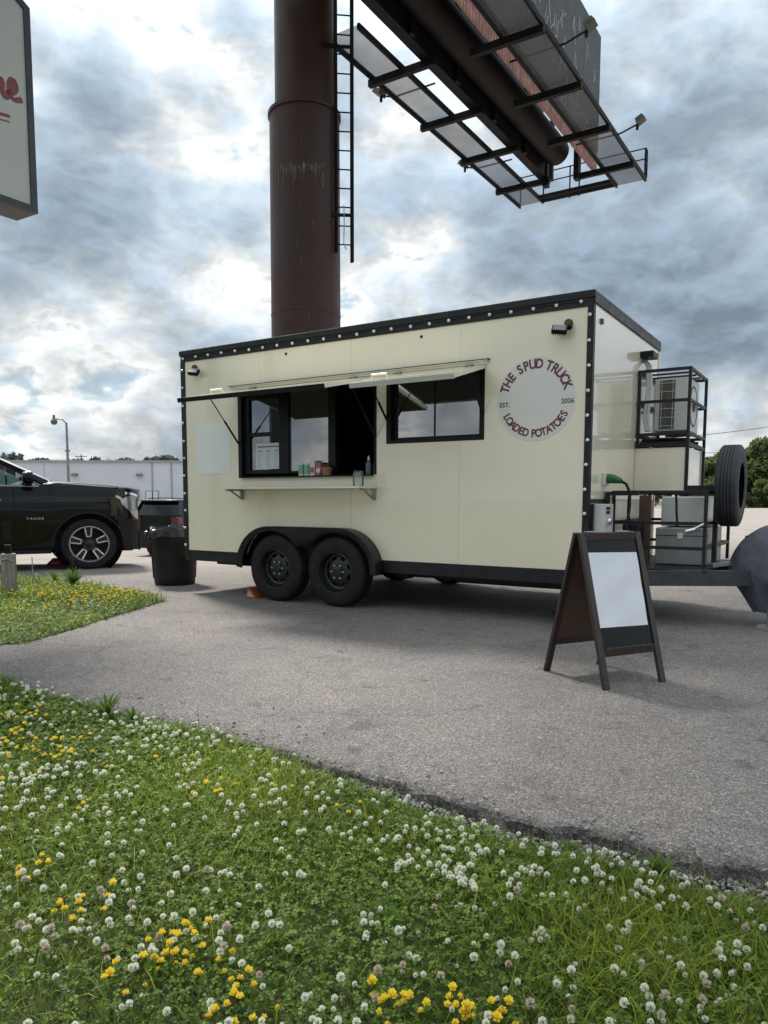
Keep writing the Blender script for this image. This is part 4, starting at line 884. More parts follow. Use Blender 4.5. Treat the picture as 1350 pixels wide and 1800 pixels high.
# ------------------------------------------------------------------ white cabinet sign, upper left
def cabinet_sign():
    X0, Y0 = -1.426, -0.828                                  # far lower corner of the face in trailer axes
    S = thing('cabinet_sign', 'white cabinet sign with red script lettering on a post', 'sign', TW(X0, Y0, 0), -YAW)
    z0, z1, ln, th = 4.40, 6.66, 3.6, 0.41
    b = 0.075
    # chamfered upper far corner as in the outline
    body = [(0, z0), (0, z1-0.02), (-0.30, z1+0.16), (-ln+0.3, z1+0.16), (-ln, z1-0.02), (-ln, z0)]
    MB().prism(body, -th, -0.02, 'yz').build('cabinet', M['sign_frame'], S, smooth=False, bevel=0.01)
    inner = [(-b, z0+b), (-b, z1-0.06), (-0.33, z1+0.09), (-ln+0.33, z1+0.09), (-ln+b, z1-0.06), (-ln+b, z0+b)]
    MB().prism(inner, -0.0195, -0.008, 'yz').build('sign_face', M['sign_face'], S, smooth=False)
    fr = MB(); n = len(body)
    for i in range(n):
        a, c, d, e = body[i], body[(i+1) % n], inner[(i+1) % n], inner[i]
        fr.add([(0.012, *a), (0.012, *c), (0.012, *d), (0.012, *e), (-0.0195, *a), (-0.0195, *c), (-0.0195, *d), (-0.0195, *e)], [(0,1,2,3),(0,4,5,1),(2,6,7,3),(1,5,6,2),(3,7,4,0)])
    fr.build('retainer', M['sign_frame'], S, smooth=False)
    # script "re": strokes as swept ribbons; local (y along the face towards the far corner, z)
    def stroke(pts, m, x, r):
        P = [Vector(p) for p in pts]; out = []
        for i in range(len(P)-1):
            p0, p1, p2, p3 = P[max(i-1, 0)], P[i], P[i+1], P[min(i+2, len(P)-1)]
            for k in range(6):
                t = k/6; out.append(0.5*((2*p1)+(-p0+p2)*t+(2*p0-5*p1+4*p2-p3)*t*t+(-p0+3*p1-3*p2+p3)*t**3))
        out.append(P[-1]); mb = MB(); vs = []
        for i, p in enumerate(out):
            d = (out[min(i+1, len(out)-1)]-out[max(i-1, 0)]).normalized(); nn = Vector((-d.y, d.x)); w = r*(0.55+0.75*abs(d.y)); vs += [(x, p.x-nn.x*w, p.y-nn.y*w), (x, p.x+nn.x*w, p.y+nn.y*w)]
        mb.add(vs, [(2*i, 2*i+1, 2*i+3, 2*i+2) for i in range(len(out)-1)]); return mb.build('script_letter', m, S, smooth=False)
    e_ = [(-0.66, 5.66), (-0.52, 5.71), (-0.42, 5.83), (-0.44, 5.95), (-0.52, 5.95), (-0.585, 5.82), (-0.57, 5.65), (-0.48, 5.585), (-0.36, 5.62), (-0.27, 5.66)]
    r_ = [(-1.00, 5.62), (-0.93, 5.80), (-0.89, 5.92), (-0.83, 5.90), (-0.76, 5.90), (-0.77, 5.75), (-0.75, 5.62), (-0.69, 5.60), (-0.60, 5.70)]
    u_ = [(-1.5, 5.24), (-1.1, 5.30), (-0.58, 5.40)]; u2 = [(-1.5, 5.15), (-1.1, 5.21), (-0.60, 5.32)]
    e_ = [((y+0.27)*0.47-0.135, (z-5.6)*0.55+5.585) for y, z in e_]; r_ = [((y+0.27)*0.47-0.135, (z-5.6)*0.55+5.565) for y, z in r_]
    u_ = [(-1.2, 5.24), (-0.7, 5.30), (-0.285, 5.365)]; u2 = [(-1.2, 5.17), (-0.7, 5.235), (-0.29, 5.305)]
    for pts in (e_, r_):
        stroke([(y+0.014, z-0.022) for y, z in pts], M['script_shadow'], -0.0065, 0.020); stroke(pts, M['script_red'], -0.004, 0.020)
    stroke(u_, M['script_red'], -0.004, 0.024); stroke(u2, M['script_red'], -0.004, 0.010)
    for yy in (-1.3, -2.6): MB().cyl((-0.21, yy, -0.05), (-0.21, yy, z0+0.01), 0.09, 16).build('post', M['sign_frame'], S)
cabinet_sign()

# ------------------------------------------------------------------ cars
XF, XR, HW = 0.76, -4.15, 0.985
def smooth01(a, b, t):
    t = min(1, max(0, (t-a)/(b-a))); return t*t*(3-2*t)
def car_w(x):
    w = HW
    if x > 0.30: w -= 0.26*((x-0.30)/0.46)**3.0
    if x < -3.75: w -= 0.16*((-3.75-x)/0.40)**2.0
    return w
def car_top(x):
    if x > -0.62: return 1.375-0.070*smooth01(-0.62, 0.6, x)-0.045*max(0, (x-0.45)/0.31)**3.0
    return 1.335-0.0*x
def car_bot(x):
    zb = 0.30
    if x > 0.45: zb = 0.30-0.02*smooth01(0.45, 0.9, x)
    for xw in (0.0, -2.95):
        d = abs(x-xw)
        if d < 0.495: zb = max(zb, 0.405+math.sqrt(max(0, 0.495**2-d*d)))
    return zb
def car_pt(x, t, out=0.0):
    z0, z1 = car_bot(x), car_top(x); z = z0+(z1-z0)*t; h = (z-0.28)/1.08
    prof = 0.955+0.045*math.sin(PI*min(1, max(0, h*1.05)))**0.7 - 0.035*max(0, h-0.80)/0.20
    prof += 0.006*math.exp(-((h-0.70)/0.10)**2) - 0.008*math.exp(-((h-0.30)/0.14)**2)
    return Vector((x, -(car_w(x)*prof+out), z))
def make_suv(name, label, loc, rz, scale=1.0, emblem=True):
    side_glass = 'car_glass' if emblem else 'car_glass_dark'
    R = thing(name, label, 'SUV', loc, rz); R.scale = (scale, scale, scale*(0.945 if emblem else 1.0))
    xs = sorted(set(np.round(np.concatenate([np.linspace(XR, XF, 60), np.linspace(-0.50, 0.50, 45), np.linspace(-3.45, -2.45, 45), [XF-0.02, XF-0.05, XF-0.08]]), 4)))
    nt = 18; vs = []; ring = 2*nt+9
    for x in xs:
        r = [car_pt(x, t) for t in np.linspace(0, 1, nt)]; top = r[-1]; mid = [Vector((x, top.y*math.cos(k/10*PI), top.z+0.045*math.sin(k/10*PI)**0.6*(1 if x > -0.62 else 0.2))) for k in range(1, 10)]
        r2 = [Vector((p.x, -p.y, p.z)) for p in reversed(r)]; vs += r+mid+r2
    n = len(xs); fs = [(i*ring+j, i*ring+j+1, (i+1)*ring+j+1, (i+1)*ring+j) for i in range(n-1) for j in range(ring-1)]
    fs += [tuple(range(ring)), tuple((n-1)*ring+j for j in range(ring-1, -1, -1))]
    body = MB().add(vs, fs).build('body', M['car_black'], R, angle=0.55)
    MB().box((XR+0.1, -0.78, 0.27), (XF-0.1, 0.78, 0.62)).build('underbody', M['car_plastic'], R, smooth=False)
    for xw in (0.0, -2.95):   # dark wheel housings
        for s in (-1, 1):
            MB().lathe([(0.001, 0.68*s), (0.494, 0.68*s), (0.494, 0.945*s)], 40, axis='y', c=(xw, 0, 0.405)).build('wheel_housing', M['car_plastic'], R)
            pts = [(xw+0.497*math.cos(a), s*(-car_pt(xw+0.497*math.cos(a)*0.985, 0.02).y+0.002), 0.405+0.497*math.sin(a)) for a in np.linspace(-0.05, PI+0.05, 26)]
            MB().tube(pts, 0.016, 6).build('arch_lip', M['car_plastic'], R)
    # rocker / running board, door lines, belt chrome
    for s in (-1, 1):
        MB().box((-2.42, s*0.90, 0.27), (-0.53, s*1.0, 0.325)).build('running_board', M['car_plastic'], R, smooth=False, bevel=0.01)
        for xd in (-1.00, -2.05):
            MB().tube([(xd+0.06*max(0, 0.5-t)*2, s*(-car_pt(xd, t).y+0.0015), car_pt(xd, t).z) for t in np.linspace(0.06, 0.99, 14)], 0.006, 4).build('door_gap', M['black_frame'], R)
        pts = [(x, s*(-car_pt(x, 0.985).y+0.004), car_pt(x, 0.985).z) for x in np.linspace(-3.7, -0.66, 20)]
        MB().tube(pts, 0.013, 6).build('belt_moulding', M['chrome'], R)
        MB().tube([(-1.42, s*1.0, 1.10), (-1.30, s*1.035, 1.105), (-1.17, s*1.0, 1.10)], 0.014, 6).build('door_handle', M['chrome'], R)
    MB().tube([(x, -(-car_pt(x, 0.93).y+0.004), car_pt(x, 0.93).z+0.055) for x in np.linspace(-0.60, 0.50, 16)], 0.010, 5).build('hood_reflection', M['chrome'], R)  # light reflection along the hood edge, built as a chrome strip
    # greenhouse
    zr = 1.86
    def roof_z(x): return zr-0.12*max(0, (x+1.75)/0.6)**2 if x > -1.75 else zr-0.03*max(0, (-3.2-x)/0.7)**2
    A0, A1 = Vector((-0.55, -0.86, 1.37)), Vector((-1.32, -0.70, 1.765)); D0, D1 = Vector((-4.08, -0.86, 1.33)), Vector((-3.80, -0.70, 1.80))
    rs = np.linspace(-3.82, -1.28, 16); vs = []; m = 11
    for x in rs:
        for k in range(m):
            a = -1+2*k/(m-1); vs.append((x-0.03*abs(a)**3, 0.72*a, roof_z(x)-0.055*abs(a)**3))
    MB().add(vs, [(i*m+j, i*m+j+1, (i+1)*m+j+1, (i+1)*m+j) for i in range(len(rs)-1) for j in range(m-1)]).build('roof', M['car_black'], R, angle=1.0).modifiers.new('s', 'SOLIDIFY').thickness = 0.04
    for s in (-1, 1):
        def f(v): return Vector((v.x, v.y*-s, v.z))
        for nm, a, b, w in (('pillar', A0, A1, 0.085), ('pillar', Vector((-2.02, -0.90, 1.33)), Vector((-2.10, -0.715, 1.81)), 0.10), ('pillar', Vector((-3.05, -0.90, 1.33)), Vector((-3.0, -0.715, 1.82)), 0.11), ('pillar', D0, D1, 0.16)):
            MB().bar(f(a), f(b), 0.045, w, up=(1, 0, 0)).build(nm, M['car_black'], R, smooth=False, bevel=0.008)
        MB().tube([f(A1), f(Vector((-1.75, -0.715, 1.815))), f(Vector((-2.6, -0.72, 1.825))), f(D1)], 0.035, 8).build('roof_rail', M['car_black'], R)
        MB().tube([f(Vector((-1.7, -0.66, 1.885))), f(Vector((-2.6, -0.66, 1.905))), f(Vector((-3.6, -0.66, 1.885)))], 0.016, 6).build('rack_bar', M['car_plastic'], R)
        for q, gm in (([(-0.62, -0.885, 1.345), (-1.98, -0.905, 1.335), (-2.06, -0.722, 1.80), (-1.36, -0.715, 1.765)], side_glass), ([(-2.07, -0.905, 1.335), (-3.0, -0.905, 1.335), (-2.97, -0.722, 1.81), (-2.14, -0.722, 1.80)], side_glass), ([(-3.1, -0.905, 1.335), (-3.98, -0.87, 1.335), (-3.78, -0.705, 1.79), (-3.06, -0.722, 1.81)], 'car_glass_dark')):
            MB().add([f(Vector(p)) for p in q], [(0, 1, 2, 3)]).build('side_window', M[gm], R, smooth=False)
        # mirror
        MB().lathe([(0.001, -0.09), (0.08, -0.075), (0.105, 0.0), (0.095, 0.06), (0.001, 0.07)], 14, axis='x', c=(-0.80, -s*-1.05, 1.45)).build('mirror', M['car_black'], R, angle=0.9)
        MB().bar((-0.80, s*0.90, 1.36), (-0.80, s*1.03, 1.41), 0.09, 0.05).build('mirror_arm', M['car_plastic'], R, smooth=False)
    MB().add([(-0.52, -0.84, 1.38), (-0.40, 0, 1.41), (-0.52, 0.84, 1.38), (-1.28, 0.69, 1.78), (-1.22, 0, 1.83), (-1.28, -0.69, 1.78)], [(0, 1, 4, 5), (1, 2, 3, 4)]).build('windshield', M['car_glass'], R)
    MB().add([(-4.10, -0.80, 1.32), (-4.10, 0.80, 1.32), (-3.84, 0.68, 1.78), (-3.84, -0.68, 1.78)], [(0, 1, 2, 3)]).build('rear_window', M['car_glass_dark'], R)
    MB().box((-3.98, -0.70, 1.785), (-3.74, 0.70, 1.835)).build('rear_spoiler', M['car_black'], R, smooth=False, bevel=0.02)
    MB().box((-0.98, -0.75, 1.15), (-0.60, 0.75, 1.33)).build('dashboard', M['seat'], R, smooth=False, bevel=0.03)
    for x in (-1.85, -2.85):
        for y in (-0.42, 0.42):
            st = MB().prism([(x, 0.9), (x+0.14, 0.9), (x+0.02, 1.52), (x-0.08, 1.52)], y-0.24, y+0.24).build('seat', M['seat'], R, smooth=False, bevel=0.04)
            MB().box((x-0.07, y-0.12, 1.54), (x+0.01, y+0.12, 1.70)).build('headrest', M['seat'], st, smooth=False, bevel=0.03)
    MB().lathe([(0.19, -0.012), (0.20, 0.0), (0.19, 0.012), (0.18, 0.0)], 20, axis='x', c=(-1.08, 0.38, 1.32)).build('steering_wheel', M['seat'], R)
    # lamps, grille
    for s in (-1, 1):
        def patch(nm, x0, x1, ta, tb, m, out=0.006):
            vs = []; nx = 12
            for x in np.linspace(x0, x1, nx):
                for t in np.linspace(ta(x), tb(x), 5): p = car_pt(x, t, out); vs.append((p.x, s*-p.y, p.z))
            return MB().add(vs, [(i*5+j, i*5+j+1, (i+1)*5+j+1, (i+1)*5+j) for i in range(nx-1) for j in range(4)]).build(nm, m, R, angle=1.0)
        hl = patch('headlight', 0.40, 0.755, lambda x: 0.74-0.22*smooth01(0.45, 0.75, x), lambda x: 0.80+0.10*smooth01(0.4, 0.7, x), M['headlight'])
        patch('grille_chrome', 0.55, 0.755, lambda x: 0.90, lambda x: 0.935, M['chrome'], 0.008)
        patch('taillight', -4.145, -3.98, lambda x: 0.55, lambda x: 0.97, M['taillight'])
        MB().box((XR-0.012, s*0.60, 0.92), (XR+0.01, s*0.84, 1.28)).build('taillight', M['taillight'], R, smooth=False, bevel=0.01)
    for s in (-1, 1):
        vs = []
        for x in np.linspace(0.42, 0.757, 10):
            for t in np.linspace(0.0, 0.50, 5): p = car_pt(x, t, 0.012); vs.append((p.x, s*-p.y, p.z))
        MB().add(vs, [(i*5+j, i*5+j+1, (i+1)*5+j+1, (i+1)*5+j) for i in range(9) for j in range(4)]).build('bumper_corner', M['car_plastic'], R, angle=1.0)
    MB().box((XF-0.01, -0.72, 0.27), (XF+0.03, 0.72, 0.62)).build('front_bumper', M['car_plastic'], R, smooth=False, bevel=0.02)
    MB().box((XF-0.01, -0.5, 0.68), (XF+0.012, 0.5, 1.08)).build('grille', M['car_plastic'], R, smooth=False)
    MB().box((XR-0.05, -0.86, 0.36), (XR+0.02, 0.86, 0.62)).build('rear_bumper', M['car_plastic'], R, smooth=False, bevel=0.03)
    MB().box((XR-0.012, -0.28, 0.90), (XR+0.004, 0.28, 1.05)).build('plate_recess', M['car_plastic'], R, smooth=False)
    if emblem:
        vs, fs = text_mesh('TAHOE', 0.058, 1.35); p = car_pt(-0.73, 0.50)
        MB().add([(-0.73+v.x, p.y-0.006, p.z+v.y*0.8) for v in vs], fs).build('emblem', M['chrome'], R, smooth=False)
    # wheels
    for xw in (0.0, -2.95):
        for s in (-1, 1):
            c = (xw, s*0.85, 0.405)
            rim = MB(); hw = 0.14
            rim.lathe([(0.290, s*hw*0.95), (0.288, s*hw*1.04), (0.272, s*hw*1.04), (0.268, s*hw*0.9), (0.262, -s*hw*0.5)], 48, axis='y')
            w = rim.build('wheel', M['steel'], R, loc=c)
            MB().lathe([(0.281, -hw*s), (0.30, -hw*1.03*s), (0.375, -hw*0.98*s), (0.400, -hw*0.80*s), (0.405, -hw*0.4*s), (0.405, hw*0.4*s), (0.400, hw*0.80*s), (0.375, hw*0.98*s), (0.30, hw*1.03*s), (0.281, hw*s)], 48, axis='y').build('tyre', M['rubber'], w)
            MB().lathe([(0.262, s*0.0), (0.001, 0.0)], 32, axis='y').build('brake_disc', M['black_frame'], w)
            for k in range(5):
                a = 2*PI*k/5+0.35
                u = Vector((math.cos(a), 0, math.sin(a))); v = Vector((-math.sin(a), 0, math.cos(a)))
                def Q(r, t, d): p = u*r+v*t; return (p.x, s*d, p.z)
                ring = [(0.03, 0.0, 0.105), (0.05, 0.045, 0.105), (0.15, 0.058, 0.118), (0.272, 0.072, 0.124), (0.272, -0.072, 0.124), (0.15, -0.058, 0.118), (0.05, -0.045, 0.105)]
                vs = [Q(*p) for p in ring]+[Q(p[0], p[1], p[2]-0.04) for p in ring]; n = len(ring)
                MB().add(vs, [tuple(range(n)), tuple(range(2*n-1, n-1, -1))]+[(i, (i+1) % n, n+(i+1) % n, n+i) for i in range(n)]).build('spoke', M['rim_black'], w, smooth=False, bevel=0.004)
                for e in (-1, 1):
                    MB().bar(Q(0.12, e*0.030, 0.123), Q(0.262, e*0.048, 0.130), 0.020, 0.010, up=(0, 1, 0)).build('spoke_face', M['chrome'], w, smooth=False, bevel=0.003)
                MB().bar(Q(0.12, -0.030, 0.123), Q(0.12, 0.030, 0.123), 0.016, 0.010, up=(0, 1, 0)).build('spoke_face', M['chrome'], w, smooth=False, bevel=0.003)
            MB().lathe([(0.06, s*0.10), (0.06, s*0.122), (0.05, s*0.128), (0.001, s*0.128)], 20, axis='y').build('hub_cap', M['rim_black'], w)
    return R
HD = math.radians(27)
hv, lv = Vector((math.cos(HD), math.sin(HD), 0)), Vector((-math.sin(HD), math.cos(HD), 0))
pw = Vector((-4.66, 11.72, 0))
make_suv('parked_suv', 'large glossy black SUV parked at left behind the grass patch', pw + lv*0.98, HD, 1.04)
make_suv('parked_suv', 'smaller black SUV seen from behind beyond the trash can', Vector((-4.80, 22.3, -0.385)), math.radians(71), 0.80, emblem=False)
# red wheel stop lying under the first SUV
rc = thing('red_chock', 'small red chock on the ground under the large SUV', 'wheel chock', (-5.55, 12.45, 0.0), 0.4)
MB().prism([(-0.13, 0), (0.13, 0), (0.05, 0.11), (-0.02, 0.11)], -0.07, 0.07).build('wedge', M['red_plastic'], rc, smooth=False, bevel=0.005)
MB().box((-0.05, -0.0725, 0.02), (0.05, -0.0705, 0.05)).build('side_panel', M['chock_face'], rc, smooth=False)

# ------------------------------------------------------------------ far setting: warehouse, lamp, poles, wires, trees
def far_things():
    b = thing('warehouse', 'long low white warehouse beyond the parking lot', 'building', (-34, 66, -0.62))
    bx('wall', (-30, 0, 0), (28, 14, 4.95), M['wall_white'], parent=b); rf = bx('roof', (-30.2, -0.15, 4.952), (28.2, 14.2, 5.12), M['roof_edge'], parent=b)
    for x in (13.5, 15.2, 16.8, 18.6, 20.5): bx('downspout', (x, -0.09, 0.0), (x+0.09, -0.005, 4.94), M['roof_edge'], parent=b)
    for x in (-8, 6.5, 12.2): 
        w = bx('wall_light', (x, -0.35, 3.75), (x+0.5, -0.005, 3.95), M['pole_grey'], parent=b)
    d = bx('door', (12.9, -0.06, 0), (14.1, -0.005, 2.5), M['roof_edge'], parent=b); MB().box((13.0, -0.09, 0.05), (14.0, -0.065, 2.4)).build('door_leaf', M['wall_white'], d, smooth=False)
    bx('vent_box', (11.8, -0.3, 1.6), (12.3, -0.005, 2.6), M['pole_grey'], parent=b)
    for x in (-3.0, 0.5, 4.0): bx('wall_seam', (x, -0.02, 0), (x+0.04, -0.003, 4.9), M['roof_edge'], parent=b)
    # street lamp
    s = thing('street_lamp', 'single grey street lamp in front of the white warehouse', 'street lamp', (-21.1, 50, -0.6))
    MB().cyl((0, 0, 0), (0, 0, 6.75), 0.11, 12, 0.07).build('post', M['pole_grey'], s)
    MB().tube([(0, 0, 6.65), (-0.25, 0, 6.95), (-0.55, 0, 7.0), (-0.80, 0, 6.92)], 0.045, 8).build('arm', M['pole_grey'], s)
    MB().lathe([(0.001, 0.42), (0.07, 0.40), (0.09, 0.15), (0.22, 0.0), (0.22, -0.05), (0.15, -0.22), (0.001, -0.25)], 16, c=(-0.82, 0, 6.85)).build('lamp_head', M['lamp_grey'], s)
    MB().lathe([(0.16, -0.05), (0.16, 0.05)], 12, c=(0, 0, 4.9)).build('band', M['pole_grey'], s)
    # utility poles and wires
    def pole(name, loc, h, label, rz=0.0):
        p = thing(name, label, 'utility pole', loc, rz, None)
        MB().cyl((0, 0, 0), (0, 0, h), 0.16, 10, 0.11).build('post', M['pole_wood'], p)
        for z in (h-0.5, h-1.6): MB().box((-1.2, -0.17, z), (1.2, -0.115, z+0.13)).build('crossarm', M['pole_wood'], p, smooth=False)
        for x in (-1.1, -0.55, 0.55, 1.1): MB().lathe([(0.03, 0), (0.05, 0.05), (0.05, 0.12), (0.02, 0.16)], 8, c=(x, -0.14, h-0.369)).build('insulator', M['pole_grey'], p)
        return p
    pole('utility_pole', (-60.6, 150, -0.62), 10.6, 'distant wooden utility pole above the warehouse roof')
    pole('utility_pole', (42, 62, -0.62), 9.9, 'wooden utility pole carrying wires right of the trailer')
    pole('utility_pole', (8, -26, -0.1), 11.0, 'wooden utility pole reflected in the serving window glass', -0.5)
    def wire(a, b, sag, label):
        a, b = Vector(a), Vector(b); pts = [a.lerp(b, t)-Vector((0, 0, sag*4*t*(1-t))) for t in np.linspace(0, 1, 24)]
        o = MB().tube(pts, 0.022, 5).build('power_line', M['steel_black'], None); tag(o, label, 'wire')
    wire((42, 61.85, 9.15), (-6, 63, 8.0), 2.6, 'upper overhead wire crossing the sky right of the trailer')
    wire((42, 61.85, 5.3), (-6, 63, 5.8), 0.5, 'lower overhead wire just above the tree line at right')
    wire((-60.6, 149.8, 9.2), (-10, 150, 8.9), 1.0, 'thin wire running right from the distant utility pole'); wire((-60.6, 149.8, 9.25), (-120, 150, 9.4), 1.0, 'thin wire running left from the distant utility pole')
    # weathered posts with cable beside the grass patch
    for (x, y, h, w, lab) in ((-4.30, 8.47, 0.50, 0.145, 'weathered grey timber post standing in the grass patch'), (-4.62, 8.60, 0.36, 0.13, 'shorter grey timber post at the left edge')):
        p = thing('timber_post', lab, 'post', (x, y, -0.02), 0.3)
        MB().box((-w/2, -w/2, 0), (w/2, w/2, h)).build('timber', M['wood_grey'], p, smooth=False, bevel=0.008)
        MB().tube([(-0.05, -w/2-0.012, h-0.07), (0.0, -w/2-0.02, h-0.05), (0.05, -w/2-0.012, h-0.08)], 0.008, 6).build('staple', M['zinc'], p)
    MB().box((-0.035, -0.02, 0.5), (0.03, 0.05, 0.60)).build('post_cap', M['steel_black'], [o for o in bpy.data.objects if o.name == 'timber_post'][0], smooth=False)
    o = MB().tube([(-4.9, 8.72, 0.36), (-4.62, 8.60, 0.36), (-4.30, 8.39, 0.45)], 0.007, 6).build('cable', M['zinc'], None); tag(o, 'steel cable strung between the timber posts', 'cable')
    st = MB().cyl((-4.16, 8.75, -0.02), (-4.16, 8.75, 0.42), 0.006, 6).build('thin_stake', M['zinc'], None); tag(st, 'thin metal stake beside the timber post', 'stake')
far_things()

def tree_mesh(seed, h, w, nleaf, leaf, mname, crown0=0.12, lobes=9):
    rng = np.random.default_rng(seed)
    c = np.stack([rng.normal(0, w*0.27, lobes), rng.normal(0, w*0.27, lobes), rng.uniform(h*(crown0+0.16), h*0.86, lobes)], 1)
    c[0] = (0, 0, h*0.84); rad = rng.uniform(0.17, 0.30, lobes)*w
    rad *= np.clip(1.25-(c[:, 2]/h)*0.6, 0.5, 1.2)
    k = rng.integers(0, lobes, nleaf); d = rng.normal(size=(nleaf, 3)); d /= np.linalg.norm(d, axis=1)[:, None]
    r = rad[k]*(0.45+0.62*rng.random(nleaf)**0.6); P = c[k]+d*r[:, None]*np.array([1, 1, 0.85]); P[:, 2] = np.maximum(P[:, 2], h*crown0*0.6)
    s = leaf*rng.uniform(0.5, 1.3, nleaf)
    a = rng.normal(size=(nleaf, 3)); a /= np.linalg.norm(a, axis=1)[:, None]; b = np.cross(a, rng.normal(size=(nleaf, 3))); b /= np.linalg.norm(b, axis=1)[:, None]
    V = np.stack([P+a*s[:, None], P+b*s[:, None]*0.55, P-a*s[:, None], P-b*s[:, None]*0.55], 1).reshape(-1, 3)
    i = np.arange(nleaf)*4; T = np.concatenate([np.stack([i, i+1, i+2], 1), np.stack([i, i+2, i+3], 1)])
    tint = np.repeat(np.clip(rng.normal(0.45, 0.22, nleaf)+0.2*(rng.random(lobes)-0.5)[k], 0, 1), 4)
    return raw_mesh('crown', V, T, [M[mname]], tint=tint)
def plant_trees():
    meshes = [tree_mesh(s, 10, 9.5, 7500, 0.36, 'tree_leaf', 0.06) for s in (1, 2, 3)]
    tr = MB().tube([(0, 0, -0.7), (0.1, 0, 2), (-0.1, 0.1, 5), (0.1, 0, 8.2)], [0.26, 0.2, 0.14, 0.04], 8).tube([(0, 0, 2.4), (1.2, 0.4, 4.6), (2.0, 0.6, 6.2)], [0.12, 0.08, 0.03], 6).tube([(0, 0, 3.0), (-1.2, -0.3, 5), (-1.9, -0.5, 6.6)], [0.11, 0.07, 0.03], 6)
    trunk_me = None
    spots = [(46, 118, 0.72, 'pale-edged tree just right of the trailer cage'), (51.5, 117, 0.80, 'green tree left of the spare wheel top'), (56.5, 121, 0.95, 'full tree right of the spare wheel'), (61.5, 117, 1.12, 'tallest tree at the right edge of the picture'),
             (66.5, 120, 1.05, 'tree beyond the right edge of the row'), (41, 121, 0.7, 'low tree hidden mostly behind the trailer front'), (71, 118, 1.0, 'last tree at the right end of the row'), (54, 113.5, 0.42, 'low bush before the trees beside the spare wheel'), (59, 113, 0.40, 'low bush before the tallest tree at right'), (64, 113.5, 0.45, 'low bush at the foot of the right row'), (49, 112.5, 0.40, 'low bush at the foot of the leftmost visible tree'), (56.5, 112, 0.45, 'dense bush behind the spare wheel'), (61.5, 112, 0.42, 'dense bush near the right edge of the picture'), (57.9, 110.5, 0.38, 'round bush at the base of the tree right of the spare wheel'), (60.3, 110.5, 0.36, 'round bush between the two rightmost low bushes'), (58.8, 122, 1.0, 'tree filling the gap in the back row at right'), (53.5, 123, 0.85, 'paler tree in the back row near the cage'), (63.8, 123, 1.15, 'tall tree in the back row at the right edge')]
    for i, (x, y, s, lab) in enumerate(spots):
        t = thing('tree', lab, 'tree', (x, y, -0.15), i*1.3, 'trees at the far end of the lot'); t.scale = (s*1.15, s*1.15, s*0.98)
        c = bpy.data.objects.new('crown', meshes[i % 3]); COL.objects.link(c); c.parent = t
        if trunk_me is None: k = tr.build('trunk', M['bark'], t); trunk_me = k.data
        else: k = bpy.data.objects.new('trunk', trunk_me); COL.objects.link(k); k.parent = t
    far = [tree_mesh(s, 9, 10, 1800, 0.55, 'tree_leaf_far', 0.05) for s in (7, 8)]
    random.seed(4)
    for i in range(34):
        x = -126+i*2.9+random.uniform(-1.2, 1.2); s = random.choice((1.22, 1.28, 1.33, 1.38, 1.46))
        t = thing('far_tree', 'distant tree in the low row above the warehouse roof', 'tree', (x, 200+random.uniform(-6, 6), -0.62), i*2.1, 'distant row of trees above the warehouse'); t.scale = (1.15*s, 0.8*s, s*(1.0+random.uniform(-.05, .05)))
        c = bpy.data.objects.new('crown', far[i % 2]); COL.objects.link(c); c.parent = t
        k = bpy.data.objects.new('trunk', trunk_me); COL.objects.link(k); k.parent = t
plant_trees()

# ------------------------------------------------------------------ lawn
PATCH = np.array([(-2.90, 5.50), (-2.72, 5.66), (-2.615, 6.188), (-2.53, 6.89), (-2.36, 8.0), (-2.62, 8.36), (-3.10, 8.85), (-3.73, 9.40), (-4.76, 10.05), (-6.5, 10.4), (-9.0, 10.2), (-9.5, 9.4), (-6.0, 7.6), (-4.2, 6.4)])
def in_poly(x, y, P):
    r = np.zeros(len(x), bool); j = len(P)-1
    for i in range(len(P)):
        xi, yi = P[i]; xj, yj = P[j]; c = ((yi > y) != (yj > y)) & (x < (xj-xi)*(y-yi)/(yj-yi+1e-12)+xi); r ^= c; j = i
    return r
def vnoise(x, y, s, seed):
    rng = np.random.default_rng(seed); g = rng.random((64, 64)); x = (x*s) % 63; y = (y*s) % 63; i = x.astype(int); j = y.astype(int); u = x-i; v = y-j; u = u*u*(3-2*u); v = v*v*(3-2*v)
    return (g[i, j]*(1-u)+g[i+1, j]*u)*(1-v)+(g[i, j+1]*(1-u)+g[i+1, j+1]*u)*v
def blades(x, y, z, h, w, lean, seed, tint):
    rng = np.random.default_rng(seed); n = len(x); a = rng.uniform(0, 2*PI, n); d = np.stack([np.cos(a), np.sin(a)], 1); side = np.stack([-d[:, 1], d[:, 0]], 1)
    fac = rng.uniform(0, 2*PI, n); side = np.stack([np.cos(fac), np.sin(fac)], 1)
    V = np.zeros((n, 7, 3)); le = lean*rng.uniform(0.3, 1.4, n)
    for k, (t, ww) in enumerate(((0, 0.8), (0.4, 1.0), (0.75, 0.65))):
        off = d*(h*le*t**2)[:, None]; zz = z+h*(t-0.30*le*t**2)
        for s, e in ((0, -1), (1, 1)):
            V[:, k*2+s, :2] = np.stack([x, y], 1)+off+side*(w*ww*e*0.5)[:, None]; V[:, k*2+s, 2] = zz
    V[:, 6, :2] = np.stack([x, y], 1)+d*(h*le)[:, None]; V[:, 6, 2] = z+h*(1-0.42*le)
    b = (np.arange(n)*7)[:, None]; T = np.concatenate([b+np.array(t)[None] for t in ((0, 1, 3), (0, 3, 2), (2, 3, 5), (2, 5, 4), (4, 5, 6))])
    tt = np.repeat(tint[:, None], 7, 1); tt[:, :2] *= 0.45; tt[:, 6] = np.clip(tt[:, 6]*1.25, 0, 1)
    return V.reshape(-1, 3), T, tt.ravel()
